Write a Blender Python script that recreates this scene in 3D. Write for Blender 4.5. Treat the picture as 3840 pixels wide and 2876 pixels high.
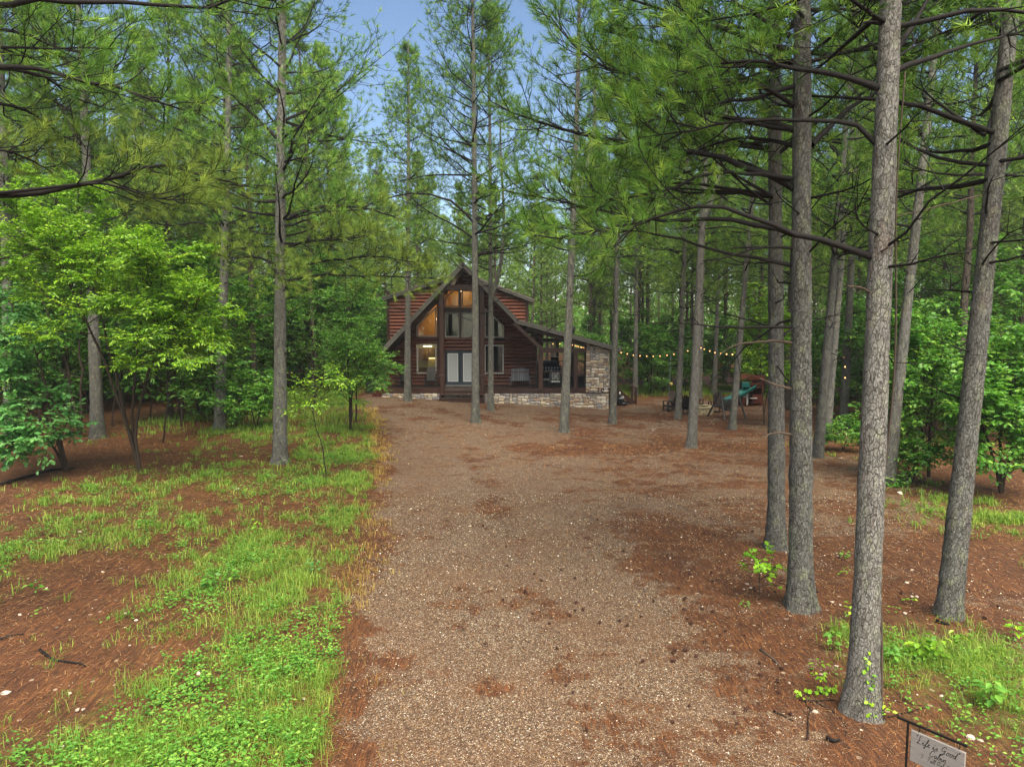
import bpy, bmesh, math, random
import numpy as np
from mathutils import Vector, Matrix, Quaternion

# ------------------------------------------------------------------ camera, sky, sun, exposure
SC = bpy.context.scene
for _o in list(bpy.data.objects):
    bpy.data.objects.remove(_o)
COL = SC.collection
rng = np.random.default_rng(11)
random.seed(11)
CAMZ, PITCH, FPX = 4.6, math.radians(5.2), 2660.0
cam = bpy.data.objects.new('camera', bpy.data.cameras.new('camera'))
COL.objects.link(cam)
cam.data.sensor_fit = 'HORIZONTAL'
cam.data.sensor_width = 36.0
cam.data.lens = 36.0 * FPX / 3840.0
cam.data.clip_start = 0.1
cam.data.clip_end = 3000.0
cam.location = (0, 0, CAMZ)
cam.rotation_euler = (math.pi / 2 - PITCH, 0, 0)
SC.camera = cam

SUN_EL, SUN_AZ = math.radians(55), math.radians(160)      # azimuth clockwise from +Y: behind the camera, to the right
world = bpy.data.worlds.new('World')
SC.world = world
world.use_nodes = True
_nt = world.node_tree
_sky = _nt.nodes.new('ShaderNodeTexSky')
_sky.sky_type = 'NISHITA'
_sky.sun_disc = False
_sky.sun_elevation = SUN_EL
_sky.sun_rotation = SUN_AZ
_sky.air_density = 1.0
_sky.dust_density = 0.0
_sky.ozone_density = 2.2
_bg = _nt.nodes['Background']
_nt.links.new(_sky.outputs[0], _bg.inputs[0])
_bg.inputs[1].default_value = 0.068
sun = bpy.data.objects.new('sun', bpy.data.lights.new('sun', 'SUN'))
COL.objects.link(sun)
sun.data.energy = 5.0
sun.data.angle = math.radians(60)
sun.data.color = (1.0, 0.91, 0.75)
_sd = Vector((math.sin(SUN_AZ) * math.cos(SUN_EL), math.cos(SUN_AZ) * math.cos(SUN_EL), math.sin(SUN_EL)))
sun.rotation_euler = _sd.to_track_quat('Z', 'Y').to_euler()
SC.view_settings.view_transform = 'Standard'
SC.view_settings.look = 'None'
SC.view_settings.gamma = 1.0
SC.view_settings.use_curve_mapping = False
SC.view_settings.exposure = 1.42
SC.render.engine = 'CYCLES'
SC.cycles.max_bounces = 6
SC.cycles.diffuse_bounces = 3
SC.cycles.glossy_bounces = 2
SC.cycles.transmission_bounces = 4
SC.cycles.transparent_max_bounces = 8
SC.cycles.volume_bounces = 0
SC.cycles.use_denoising = True
SC.cycles.sample_clamp_indirect = 4.0
SC.cycles.caustics_reflective = False
SC.cycles.caustics_refractive = False
SC.render.film_transparent = False

# ------------------------------------------------------------------ where things stand
def sstep(a, b, v):
    t = np.clip((v - a) / (b - a), 0, 1)
    return t * t * (3 - 2 * t)

def zg(x, y):
    """height of the ground"""
    x = np.asarray(x, float); y = np.asarray(y, float)
    s = sstep(18, 38, y)
    fall = np.clip((x + 8) / 14.0, 0, 1) * 0.80 + np.clip(x - 6, 0, 60) * 0.012
    z = s * (0.14 - fall)
    z = z + 0.05 * np.sin(x * 0.55 + 1.3) * np.sin(y * 0.43) * sstep(2, 9, np.abs(x)) * (1 - s * 0.6)
    z = z + sstep(58, 130, y) * 0.9
    return z

def ray(px, py):
    xc = (px - 1920.0) / FPX
    yc = -(py - 1438.0) / FPX
    c, s = math.cos(PITCH), math.sin(PITCH)
    return np.array([xc, c + yc * s, -s + yc * c])

def P(px, py, Y):
    """point of the place at distance Y that the photograph shows at px, py"""
    d = ray(px, py)
    t = Y / d[1]
    return np.array([0, 0, CAMZ]) + t * d

def G(px, py):
    """point of the ground"""
    d = ray(px, py)
    z = 0.0
    for _ in range(25):
        t = (z - CAMZ) / d[2]
        z = 0.5 * z + 0.5 * float(zg(t * d[0], t * d[1]))
    t = (z - CAMZ) / d[2]
    return np.array([t * d[0], t * d[1], float(zg(t * d[0], t * d[1]))])

# left edge of the gravel drive (y -> x)
_EY = np.array([-40, 0, 7, 9.4, 12.8, 17, 24, 33, 40, 60, 400.])
_EX = np.array([-1.6, -1.7, -1.95, -2.3, -2.9, -3.5, -4.6, -6.6, -9, -10, -10.])
def drive_edge(y):
    return np.interp(y, _EY, _EX)

def vnoise(x, y, f, seed=0):
    """cheap smooth value noise in numpy, 0..1"""
    x = np.asarray(x, float) * f + seed * 17.31; y = np.asarray(y, float) * f + seed * 9.17
    xi = np.floor(x).astype(np.int64); yi = np.floor(y).astype(np.int64)
    fx = x - xi; fy = y - yi
    fx = fx * fx * (3 - 2 * fx); fy = fy * fy * (3 - 2 * fy)
    def h(a, b):
        n = (a * 374761393 + b * 668265263 + seed * 144665) & 0x7fffffff
        n = ((n ^ (n >> 13)) * 1274126177) & 0x7fffffff
        return ((n ^ (n >> 16)) & 0xffff) / 65535.0
    return (h(xi, yi) * (1 - fx) + h(xi + 1, yi) * fx) * (1 - fy) + (h(xi, yi + 1) * (1 - fx) + h(xi + 1, yi + 1) * fx) * fy

def fbm(x, y, f, seed=0):
    return 0.5 * vnoise(x, y, f, seed) + 0.3 * vnoise(x, y, f * 2.1, seed + 3) + 0.2 * vnoise(x, y, f * 4.3, seed + 5)

# ------------------------------------------------------------------ objects
def link(o, parent=None):
    COL.objects.link(o)
    if parent is not None:
        o.parent = parent
    return o

def tag(o, label, cat, group=None):
    o['label'] = label
    o['category'] = cat
    if group:
        o['group'] = group
    return o

def thing(name, label, cat, loc=(0, 0, 0), rz=0.0, group=None):
    o = bpy.data.objects.new(name, None)
    o.empty_display_size = 0.2
    COL.objects.link(o)
    o.location = tuple(float(v) for v in loc)
    o.rotation_euler = (0, 0, rz)
    return tag(o, label, cat, group)

def mesh_np(name, V, faces, mats=None, midx=None, tone=None, smooth=False):
    """V (n,3); faces: list of int arrays (m,k); midx / tone: list of arrays per faces entry"""
    me = bpy.data.meshes.new(name)
    V = np.ascontiguousarray(V, dtype=np.float32)
    faces = [np.asarray(f, dtype=np.int32) for f in faces]
    keep = [i for i, f in enumerate(faces) if len(f)]
    faces = [faces[i] for i in keep]
    loops = np.concatenate([f.ravel() for f in faces])
    tot = np.concatenate([np.full(len(f), f.shape[1], np.int32) for f in faces])
    start = np.concatenate([[0], np.cumsum(tot)[:-1]]).astype(np.int32)
    me.vertices.add(len(V)); me.vertices.foreach_set('co', V.ravel())
    me.loops.add(len(loops)); me.loops.foreach_set('vertex_index', loops)
    me.polygons.add(len(tot)); me.polygons.foreach_set('loop_start', start)
    try:
        me.polygons.foreach_set('loop_total', tot)
    except Exception:
        pass
    if mats:
        for m in (mats if isinstance(mats, (list, tuple)) else [mats]):
            me.materials.append(m)
    if midx is not None:
        me.polygons.foreach_set('material_index', np.concatenate([np.broadcast_to(midx[i], len(faces[j])) for j, i in enumerate(keep)]).astype(np.int32))
    me.update(calc_edges=True)
    me.validate()
    if tone is not None:
        t = np.concatenate([np.broadcast_to(tone[i], len(faces[j])) for j, i in enumerate(keep)]).astype(np.float32)
        a = me.attributes.new('tone', 'FLOAT', 'FACE')
        a.data.foreach_set('value', t)
    sm = np.zeros(len(tot), bool)
    if smooth is True:
        sm[:] = True
    elif isinstance(smooth, (list, tuple)):
        sm = np.concatenate([np.full(len(faces[j]), bool(smooth[i])) for j, i in enumerate(keep)])
    me.polygons.foreach_set('use_smooth', sm)
    return me

def mobj(name, me, parent=None, loc=None, rot=None, scale=None):
    o = bpy.data.objects.new(name, me)
    link(o, parent)
    if loc is not None: o.location = tuple(float(v) for v in loc)
    if rot is not None: o.rotation_euler = rot
    if scale is not None: o.scale = scale
    return o

class MB:
    """collects boxes, bars, tubes, prisms into ONE mesh"""
    def __init__(s):
        s.v = []; s.f = {}; s.n = 0
    def add(s, V, F):
        V = np.asarray(V, float).reshape(-1, 3)
        for f in F:
            s.f.setdefault(len(f), []).append([i + s.n for i in f])
        s.v.append(V); s.n += len(V)
        return s
    def addnp(s, V, F):
        s.f.setdefault(F.shape[1], []).extend((F + s.n).tolist())
        s.v.append(V.reshape(-1, 3)); s.n += len(V.reshape(-1, 3))
        return s
    def box(s, c, d, M=None, ch=0.0):
        """box by centre and full size, optional small chamfer"""
        hx, hy, hz = d[0] / 2, d[1] / 2, d[2] / 2
        if ch > 0:
            k = min(ch, hx * .45, hy * .45, hz * .45)
            V = []
            for sx in (-1, 1):
                for sy in (-1, 1):
                    for sz in (-1, 1):
                        V += [(sx * (hx), sy * (hy - k), sz * (hz - k)), (sx * (hx - k), sy * hy, sz * (hz - k)), (sx * (hx - k), sy * (hy - k), sz * hz)]
            bm = bmesh.new()
            vs = [bm.verts.new(v) for v in V]
            r = bmesh.ops.convex_hull(bm, input=vs)
            bm.verts.index_update()
            V = [tuple(v.co) for v in bm.verts]
            F = [[v.index for v in f.verts] for f in bm.faces]
            bm.free()
        else:
            V = [(sx * hx, sy * hy, sz * hz) for sz in (-1, 1) for sy in (-1, 1) for sx in (-1, 1)]
            F = [(0, 2, 3, 1), (4, 5, 7, 6), (0, 1, 5, 4), (2, 6, 7, 3), (0, 4, 6, 2), (1, 3, 7, 5)]
        V = np.array(V, float)
        if M is not None:
            V = V @ np.array(M.to_3x3()).T
        V = V + np.array(c, float)
        return s.add(V, F)
    def span(s, x0, x1, y0, y1, z0, z1, ch=0.0):
        return s.box(((x0 + x1) / 2, (y0 + y1) / 2, (z0 + z1) / 2), (abs(x1 - x0), abs(y1 - y0), abs(z1 - z0)), ch=ch)
    def bar(s, a, b, w, h, up=(0, 0, 1)):
        """rectangular bar from a to b, w across, h along up"""
        a = Vector(a); b = Vector(b)
        t = (b - a); L = t.length
        if L < 1e-6: return s
        t.normalize()
        u = Vector(up)
        if abs(u.dot(t)) > .98: u = Vector((0, 1, 0))
        x = t.cross(u).normalized(); z = x.cross(t).normalized()
        M = Matrix((x, t, z)).transposed()
        return s.box((a + b) / 2, (w, L, h), M)
    def tube(s, pts, r, sides=6, cap=True):
        pts = np.asarray(pts, float)
        R = np.broadcast_to(np.asarray(r, float), len(pts))
        V, F = tubes(pts[None], R[None], sides)
        n0 = s.n
        s.addnp(V, F)
        if cap:
            N = len(pts)
            s.f.setdefault(sides, []).append([n0 + i for i in range(sides)][::-1])
            s.f.setdefault(sides, []).append([n0 + (N - 1) * sides + i for i in range(sides)])
        return s
    def prism(s, poly, y0, y1):
        """poly of (x, z) extruded from y0 to y1"""
        n = len(poly)
        V = [(x, y0, z) for x, z in poly] + [(x, y1, z) for x, z in poly]
        F = [list(range(n)), list(range(2 * n - 1, n - 1, -1))]
        F += [[i, i + n, (i + 1) % n + n, (i + 1) % n] for i in range(n)]
        return s.add(V, F)
    def lathe(s, prof, c=(0, 0, 0), sides=12):
        """prof of (r, z)"""
        V = []; F = []
        for r, z in prof:
            for i in range(sides):
                a = 2 * math.pi * i / sides
                V.append((c[0] + r * math.cos(a), c[1] + r * math.sin(a), c[2] + z))
        for k in range(len(prof) - 1):
            for i in range(sides):
                j = (i + 1) % sides
                F.append((k * sides + i, k * sides + j, (k + 1) * sides + j, (k + 1) * sides + i))
        F.append(tuple(range(sides))[::-1])
        F.append(tuple((len(prof) - 1) * sides + i for i in range(sides)))
        return s.add(V, F)
    def ball(s, c, r, nu=8, nv=6, sq=(1, 1, 1)):
        prof = [(max(1e-3, math.sin(math.pi * k / nv)) * r, -math.cos(math.pi * k / nv) * r) for k in range(nv + 1)]
        m = MB().lathe(prof, sides=nu)
        V = np.concatenate(m.v) * np.array(sq) + np.array(c, float)
        F = [f for k in m.f.values() for f in k]
        return s.add(V, F)
    def mesh(s, name, mat, smooth=False):
        V = np.concatenate(s.v)
        me = mesh_np(name, V, [np.array(f) for f in s.f.values()], mat, smooth=smooth)
        return me
    def build(s, name, mat, parent=None, smooth=False, loc=None, rot=None, scale=None):
        return mobj(name, s.mesh(name, mat, smooth), parent, loc, rot, scale)

def _norm(v):
    return v / np.maximum(np.linalg.norm(v, axis=-1, keepdims=True), 1e-9)

def tubes(Pt, R, sides):
    """batch of tapered tubes: Pt (B,N,3), R (B,N) -> verts, quads"""
    B, N, _ = Pt.shape
    T = _norm(np.gradient(Pt, axis=1))
    t0 = _norm(Pt[:, -1] - Pt[:, 0])
    ref = np.where(np.abs(t0[:, 2:3]) > .9, np.array([[1., 0, 0]]), np.array([[0, 0, 1.]]))
    n0 = np.cross(t0, ref)[:, None, :]
    n = _norm(n0 - (n0 * T).sum(-1, keepdims=True) * T)
    b = np.cross(T, n)
    a = np.arange(sides) * 2 * np.pi / sides
    V = Pt[:, :, None, :] + R[:, :, None, None] * (np.cos(a)[None, None, :, None] * n[:, :, None, :] + np.sin(a)[None, None, :, None] * b[:, :, None, :])
    base = (np.arange(B) * N * sides)[:, None, None] + (np.arange(N - 1) * sides)[None, :, None]
    i = np.arange(sides)[None, None, :]; j = (np.arange(sides) + 1) % sides
    j = j[None, None, :]
    F = np.stack([base + i, base + j, base + sides + j, base + sides + i], -1).reshape(-1, 4)
    return V.reshape(-1, 3), F

# ------------------------------------------------------------------ materials
def lin(h):
    h = h.lstrip('#')
    c = [int(h[i:i + 2], 16) / 255 for i in (0, 2, 4)]
    return tuple(v / 12.92 if v <= .04045 else ((v + .055) / 1.055) ** 2.4 for v in c) + (1.0,)

class NT:
    def __init__(s, name):
        s.m = bpy.data.materials.new(name)
        s.m.use_nodes = True
        s.t = s.m.node_tree
        s.p = s.t.nodes['Principled BSDF']
        s.out = s.t.nodes['Material Output']
    def n(s, typ, **kw):
        nd = s.t.nodes.new(typ)
        ins = kw.pop('ins', {})
        for k, v in kw.items():
            setattr(nd, k, v)
        for k, v in ins.items():
            if isinstance(v, bpy.types.NodeSocket):
                s.t.links.new(v, nd.inputs[k])
            else:
                nd.inputs[k].default_value = v
        return nd
    def l(s, a, b):
        s.t.links.new(a, b)
    def ramp(s, fac, stops, interp='LINEAR'):
        r = s.n('ShaderNodeValToRGB')
        r.color_ramp.interpolation = interp
        e = r.color_ramp.elements
        while len(e) < len(stops): e.new(0.5)
        for el, (p, c) in zip(e, stops):
            el.position = p
            el.color = c if len(c) == 4 else tuple(c) + (1,)
        s.l(fac, r.inputs[0])
        return r.outputs[0]
    def mix(s, fac, a, b, mode='MIX'):
        m = s.n('ShaderNodeMix', data_type='RGBA', blend_type=mode)
        for sock, v in ((m.inputs[0], fac), (m.inputs[6], a), (m.inputs[7], b)):
            if isinstance(v, bpy.types.NodeSocket): s.l(v, sock)
            else: sock.default_value = v
        return m.outputs[2]
    def math(s, op, a, b=0.0, c=None, clamp=False):
        m = s.n('ShaderNodeMath', operation=op)
        m.use_clamp = clamp
        for i, v in enumerate((a, b, c)):
            if v is None: continue
            if isinstance(v, bpy.types.NodeSocket): s.l(v, m.inputs[i])
            else: m.inputs[i].default_value = v
        return m.outputs[0]
    def coord(s, scale=(1, 1, 1), rot=(0, 0, 0), which='Object', loc=(0, 0, 0)):
        c = s.n('ShaderNodeTexCoord')
        mp = s.n('ShaderNodeMapping', ins={'Scale': scale, 'Rotation': rot, 'Location': loc})
        s.l(c.outputs[which], mp.inputs[0])
        return mp.outputs[0]
    def noise(s, vec, scale, detail=4, rough=.55, dist=0.0):
        n = s.n('ShaderNodeTexNoise', ins={'Scale': scale, 'Detail': detail, 'Roughness': rough, 'Distortion': dist})
        s.l(vec, n.inputs['Vector'])
        return n.outputs[0]
    def voro(s, vec, scale, feature='F1', out='Distance', rnd=1.0):
        n = s.n('ShaderNodeTexVoronoi', feature=feature, ins={'Scale': scale, 'Randomness': rnd})
        s.l(vec, n.inputs['Vector'])
        return n.outputs[out]
    def bump(s, h, strength=.4, dist=.02):
        b = s.n('ShaderNodeBump', ins={'Strength': strength, 'Distance': dist})
        s.l(h, b.inputs['Height'])
        s.l(b.outputs[0], s.p.inputs['Normal'])
    def orand(s):
        return s.n('ShaderNodeObjectInfo').outputs['Random']
    def attr(s, name):
        return s.n('ShaderNodeAttribute', attribute_name=name).outputs['Fac']
    def set(s, col=None, rough=.6, spec=.3, metal=0.0):
        if col is not None:
            if isinstance(col, bpy.types.NodeSocket): s.l(col, s.p.inputs['Base Color'])
            else: s.p.inputs['Base Color'].default_value = col
        if isinstance(rough, bpy.types.NodeSocket): s.l(rough, s.p.inputs['Roughness'])
        else: s.p.inputs['Roughness'].default_value = rough
        s.p.inputs['Specular IOR Level'].default_value = spec
        s.p.inputs['Metallic'].default_value = metal
        return s.m

def plain(name, c1, c2=None, scale=6.0, rough=.6, spec=.3, metal=0.0, bump=.15, stretch=(1, 1, 1), rand=.25):
    """a surface whose colour wanders between two tones, with fine relief and a small difference from piece to piece"""
    t = NT(name)
    c2 = c2 or tuple(v * .7 for v in c1[:3]) + (1,)
    v = t.coord(stretch)
    nz = t.noise(v, scale, 5, .6)
    col = t.mix(nz, c2, c1)
    k = t.math('MULTIPLY_ADD', t.orand(), rand * 2, 1 - rand)
    h = t.n('ShaderNodeHueSaturation', ins={'Color': col, 'Value': k})
    fine = t.noise(v, scale * 7, 3, .6)
    t.set(h.outputs[0], t.math('MULTIPLY_ADD', nz, .25, rough - .12), spec, metal)
    if bump: t.bump(fine, bump, .01)
    return t.m

def emit(name, col, strength):
    t = NT(name)
    t.set(col, .4)
    t.p.inputs['Emission Color'].default_value = col
    t.p.inputs['Emission Strength'].default_value = strength
    return t.m

def leafmat(name, c1, c2, c3, trans=.3, rough=.5, spec=.35, rnd=.12):
    t = NT(name)
    tone = t.attr('tone')
    col = t.ramp(tone, [(0, c1), (.55, c2), (1, c3)])
    k = t.math('MULTIPLY_ADD', t.orand(), rnd * 2, 1 - rnd)
    hv = t.n('ShaderNodeHueSaturation', ins={'Color': col, 'Value': k})
    t.set(hv.outputs[0], rough, spec)
    tr = t.n('ShaderNodeBsdfTranslucent')
    br = t.mix(1.0, hv.outputs[0], (1.25, 1.3, .7, 1), 'MULTIPLY')
    t.l(br, tr.inputs[0])
    mx = t.n('ShaderNodeMixShader', ins={0: trans})
    t.l(t.p.outputs[0], mx.inputs[1]); t.l(tr.outputs[0], mx.inputs[2])
    t.l(mx.outputs[0], t.out.inputs[0])
    return t.m

def barkmat(name, light, mid, dark, scale=1.0, lichen=.5):
    t = NT(name)
    v = t.coord((1, 1, .38))
    def warp(amp, sc):
        vv = t.n('ShaderNodeVectorMath', operation='MULTIPLY_ADD', ins={1: (amp, amp, amp)})
        nv = t.n('ShaderNodeTexNoise', ins={'Scale': sc, 'Detail': 4})
        t.l(v, vv.inputs[2]); t.l(v, nv.inputs['Vector']); t.l(nv.outputs['Color'], vv.inputs[0])
        return vv.outputs[0]
    w1 = warp(.10, 9.0 * scale)
    edge = t.voro(w1, 24 * scale, 'DISTANCE_TO_EDGE')
    cellc = t.voro(w1, 24 * scale, 'F1', 'Color')
    e2 = t.voro(warp(.06, 20.0 * scale), 52 * scale, 'DISTANCE_TO_EDGE')
    sp = t.n('ShaderNodeSeparateColor'); t.l(cellc, sp.inputs[0])
    fine = t.noise(t.coord((1, 1, .5)), 75 * scale, 5, .7)
    plate = t.ramp(sp.outputs[0], [(0, mid), (.5, light), (1, tuple(a * .78 for a in light[:3]) + (1,))])
    plate = t.mix(t.math('MULTIPLY', t.ramp(fine, [(.35, (1, 1, 1)), (.65, (0, 0, 0))]), .55), plate, tuple(a * .7 for a in mid[:3]) + (1,))
    big = t.noise(t.coord((1, 1, .25)), 1.6, 4, .6)
    plate = t.mix(t.math('MULTIPLY', t.math('SUBTRACT', big, .47, clamp=True), 2.4, clamp=True), plate, tuple(a * .55 for a in mid[:3]) + (1,))
    rp_ = t.ramp(t.noise(t.coord((1, 1, .4), loc=(3, 7, 1)), 5.0, 5, .7), [(.55, (0, 0, 0)), (.70, (1, 1, 1))])
    plate = t.mix(t.math('MULTIPLY', rp_, .3), plate, lin('#8a6450'))
    lm = t.ramp(t.noise(t.coord((1, 1, .5)), 6.5, 6, .7), [(.52, (0, 0, 0)), (.66, (1, 1, 1))])
    plate = t.mix(t.math('MULTIPLY', lm, lichen), plate, lin('#a2a686'))
    depth = t.math('MULTIPLY_ADD', t.noise(v, 4.0 * scale, 3), 1.5, -.15, clamp=True)
    c1 = t.ramp(edge, [(.0, (0, 0, 0)), (.075, (1, 1, 1))])
    c2 = t.ramp(e2, [(.0, (.35, .35, .35)), (.08, (1, 1, 1))])
    cr = t.math('MULTIPLY', c1, c2)
    inv = t.math('MULTIPLY', t.math('SUBTRACT', 1.0, cr), depth)
    col = t.mix(inv, plate, dark)
    k = t.math('MULTIPLY_ADD', t.orand(), .36, .82)
    hv = t.n('ShaderNodeHueSaturation', ins={'Color': col, 'Value': k})
    t.set(hv.outputs[0], .82, .2)
    hh = t.math('ADD', t.math('MULTIPLY', cr, 1.0), t.math('MULTIPLY', fine, .6))
    t.bump(hh, 1.0, .05)
    return t.m

M = {}
M['bark'] = barkmat('pine_bark', lin('#93928b'), lin('#6e6b64'), lin('#28241f'), 1.0, .7)
M['bark_grey'] = barkmat('pine_bark_pale', lin('#a4a199'), lin('#7f7a72'), lin('#35302a'), 1.0, .45)
M['bark_far'] = barkmat('pine_bark_far', lin('#6a5f55'), lin('#4f463f'), lin('#241f1b'), .8, .35)
M['branch'] = plain('pine_branch_bark', lin('#221e1b'), lin('#100e0d'), 12, .8, .2, bump=.4)
M['deadwood'] = plain('dead_branch_wood', lin('#5f5144'), lin('#342c25'), 9, .8, .2, bump=.4)
M['stem'] = plain('sapling_stem_bark', lin('#40362c'), lin('#241e19'), 10, .85, .2, bump=.3)
M['needle'] = leafmat('pine_needles', lin('#34541c'), lin('#5c8630'), lin('#9ab64a'), .28, .55, .2, .12)
M['needle_olive'] = leafmat('pine_needles_olive', lin('#43561e'), lin('#6d8434'), lin('#9cb04a'), .25, .55, .2, .12)
M['needle_far'] = leafmat('pine_needles_far', lin('#3f5a24'), lin('#648436'), lin('#96ae54'), .25, .6, .2, .16)
M['leaf_bright'] = leafmat('bright_green_leaves', lin('#4a741c'), lin('#78a42a'), lin('#b0cc44'), .38, .38, .45, .08)
M['leaf_mid'] = leafmat('mid_green_leaves', lin('#3a6a24'), lin('#5e9434'), lin('#94b84c'), .34, .4, .45, .12)
M['leaf_blue'] = leafmat('bluish_oak_leaves', lin('#3c7036'), lin('#5f994e'), lin('#90bb6c'), .30, .4, .45, .08)
M['leaf_far'] = leafmat('understory_leaves', lin('#345f22'), lin('#548630'), lin('#84a848'), .32, .5, .3, .16)
M['leaf_lime'] = leafmat('lime_sapling_leaves', lin('#568a1c'), lin('#86b82a'), lin('#b4d23c'), .38, .45, .35, .08)
M['grass'] = leafmat('grass_blades', lin('#4f7228'), lin('#7c9c3a'), lin('#b0b458'), .35, .5, .3, .05)
M['drygrass'] = leafmat('dry_grass_blades', lin('#8f7a3a'), lin('#b59a4e'), lin('#c9b56a'), .3, .6, .2, .05)
M['weed'] = leafmat('weed_leaves', lin('#3c6e26'), lin('#629636'), lin('#94b84c'), .35, .5, .3, .05)

def ground_material():
    t = NT('forest_floor')
    v = t.coord()
    g = t.attr('grav')
    # pine straw: three layers of stretched streaks
    def streak(ang, sc, seed):
        vv = t.coord((sc, sc * .09, 1), (0, 0, ang), loc=(seed, seed * 2, 0))
        return t.noise(vv, 1.0, 3, .7)
    s1 = streak(.5, 34, 1.0); s2 = streak(1.9, 28, 5.0); s3 = streak(-.6, 40, 9.0)
    st = t.math('MAXIMUM', t.math('MAXIMUM', s1, s2), s3)
    blot = t.noise(v, 1.1, 5, .6)
    straw = t.ramp(st, [(.40, lin('#24140a')), (.56, lin('#5a361a')), (.68, lin('#804f27')), (.82, lin('#aa7b46'))])
    straw = t.mix(t.ramp(blot, [(.35, (0, 0, 0)), (.7, (1, 1, 1))]), t.mix(1.0, straw, (.58, .54, .52, 1), 'MULTIPLY'), straw)
    flake = t.voro(v, 9, 'F1', 'Color'); fs = t.n('ShaderNodeSeparateColor'); t.l(flake, fs.inputs[0])
    fd = t.voro(v, 9, 'F1')
    leafm = t.math('MULTIPLY', t.math('LESS_THAN', fd, .26), t.math('GREATER_THAN', fs.outputs[0], .8))
    straw = t.mix(t.math('MULTIPLY', leafm, .6), straw, t.ramp(fs.outputs[1], [(0, lin('#2c1a14')), (.6, lin('#5e4030')), (.9, lin('#b9a48c'))]))
    # gravel: rounded pebbles of many colours, two sizes
    def peb(sc):
        c = t.voro(v, sc, 'F1', 'Color'); d = t.voro(v, sc, 'F1')
        s = t.n('ShaderNodeSeparateColor'); t.l(c, s.inputs[0])
        col = t.ramp(s.outputs[0], [(0, lin('#3e362f')), (.25, lin('#66503c')), (.5, lin('#896c4f')), (.68, lin('#7b7166')), (.82, lin('#a88e6c')), (.94, lin('#c2b49c')), (1, lin('#e6dfd0'))])
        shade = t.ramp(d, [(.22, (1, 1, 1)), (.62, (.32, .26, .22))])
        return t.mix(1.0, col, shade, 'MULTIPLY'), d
    p1, d1 = peb(72); p2, d2 = peb(34)
    pick = t.math('GREATER_THAN', t.noise(v, 30, 2), .56)
    grav = t.mix(pick, p1, p2)
    dirt = t.noise(v, .55, 4, .6)
    grav = t.mix(t.math('MULTIPLY', t.ramp(dirt, [(.35, (0, 0, 0)), (.7, (1, 1, 1))]), .45), grav, lin('#64462c'))
    # where gravel, where straw
    n0 = t.noise(v, .5, 5, .65)
    n1 = t.noise(v, 2.3, 5, .7); n2 = t.noise(v, 26, 3, .7)
    g = t.math('ADD', g, t.math('MULTIPLY', t.math('SUBTRACT', n0, .5), 2.1))
    m = t.math('ADD', g, t.math('ADD', t.math('MULTIPLY', t.math('SUBTRACT', n1, .5), 1.5), t.math('MULTIPLY', t.math('SUBTRACT', n2, .5), .9)))
    m = t.ramp(m, [(.44, (0, 0, 0)), (.60, (1, 1, 1))])
    col = t.mix(m, straw, grav)
    # thin green under the grass
    gm = t.math('MULTIPLY', t.attr('green'), t.ramp(t.noise(v, 5, 5, .7), [(.42, (0, 0, 0)), (.62, (1, 1, 1))]))
    gcol = t.ramp(t.noise(v, 40, 3, .7), [(.3, lin('#33401a')), (.6, lin('#5d7426')), (.8, lin('#86963c'))])
    col = t.mix(t.math('MULTIPLY', gm, .5), col, gcol)
    t.set(col, .68, .35)
    h = t.math('ADD', t.math('MULTIPLY', st, .5), t.math('MULTIPLY', t.math('SUBTRACT', .6, d1), .9))
    t.bump(h, .7, .02)
    return t.m
M['ground'] = ground_material()

def logmat(name, c1, c2, c3):
    t = NT(name)
    v = t.coord((.6, 7, 7))
    g = t.noise(v, 3.0, 6, .65, .6)
    blot = t.noise(t.coord((1, 1, 1)), 1.7, 3)
    col = t.ramp(t.math('ADD', t.math('MULTIPLY', g, .7), t.math('MULTIPLY', blot, .3)), [(.3, c3), (.5, c2), (.72, c1)])
    k = t.math('MULTIPLY_ADD', t.orand(), .5, .75)
    hv = t.n('ShaderNodeHueSaturation', ins={'Color': col, 'Value': k})
    t.set(hv.outputs[0], .38, .4)
    t.bump(g, .25, .01)
    return t.m
M['log'] = logmat('stained_log_siding', lin('#834728'), lin('#65331f'), lin('#391c12'))
M['trimwood'] = logmat('dark_red_brown_timber', lin('#46291d'), lin('#351f16'), lin('#20120d'))
M['deckwood'] = plain('grey_brown_deck_boards', lin('#5a4a40'), lin('#3a2f29'), 5, .55, .35, stretch=(1, 1, 1), bump=.2)
M['interior_pine'] = logmat('honey_pine_boards', lin('#dcae62'), lin('#c69040'), lin('#94642a'))

def stonemat():
    t = NT('cut_stone')
    r = t.orand()
    base = t.ramp(r, [(0, lin('#a0968a')), (.14, lin('#c6baa8')), (.3, lin('#b5b3af')), (.45, lin('#d3c3a8')), (.58, lin('#9a9898')), (.7, lin('#b89f86')), (.83, lin('#e0d6c4')), (1, lin('#c4beb6'))], 'CONSTANT')
    v = t.coord()
    n = t.noise(v, 4, 6, .65); n2 = t.noise(v, 22, 4, .7)
    col = t.mix(t.ramp(n, [(.35, (0, 0, 0)), (.7, (1, 1, 1))]), t.mix(1.0, base, (.62, .58, .56, 1), 'MULTIPLY'), base)
    col = t.mix(t.math('MULTIPLY', n2, .2), col, lin('#6c635a'))
    t.set(col, .8, .25)
    t.bump(t.math('ADD', n, n2), .7, .03)
    return t.m
M['stone'] = stonemat()
M['mortar'] = plain('dark_mortar', lin('#6a625a'), lin('#4c453f'), 12, .9, .1)
M['roofmetal'] = plain('dark_bronze_roof_metal', lin('#4a4640'), lin('#35322e'), 3, .38, .5, .35, bump=.05)
M['fascia'] = plain('grey_bronze_fascia', lin('#6c6860'), lin('#57544d'), 3, .4, .5, .25, bump=.05)
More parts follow.
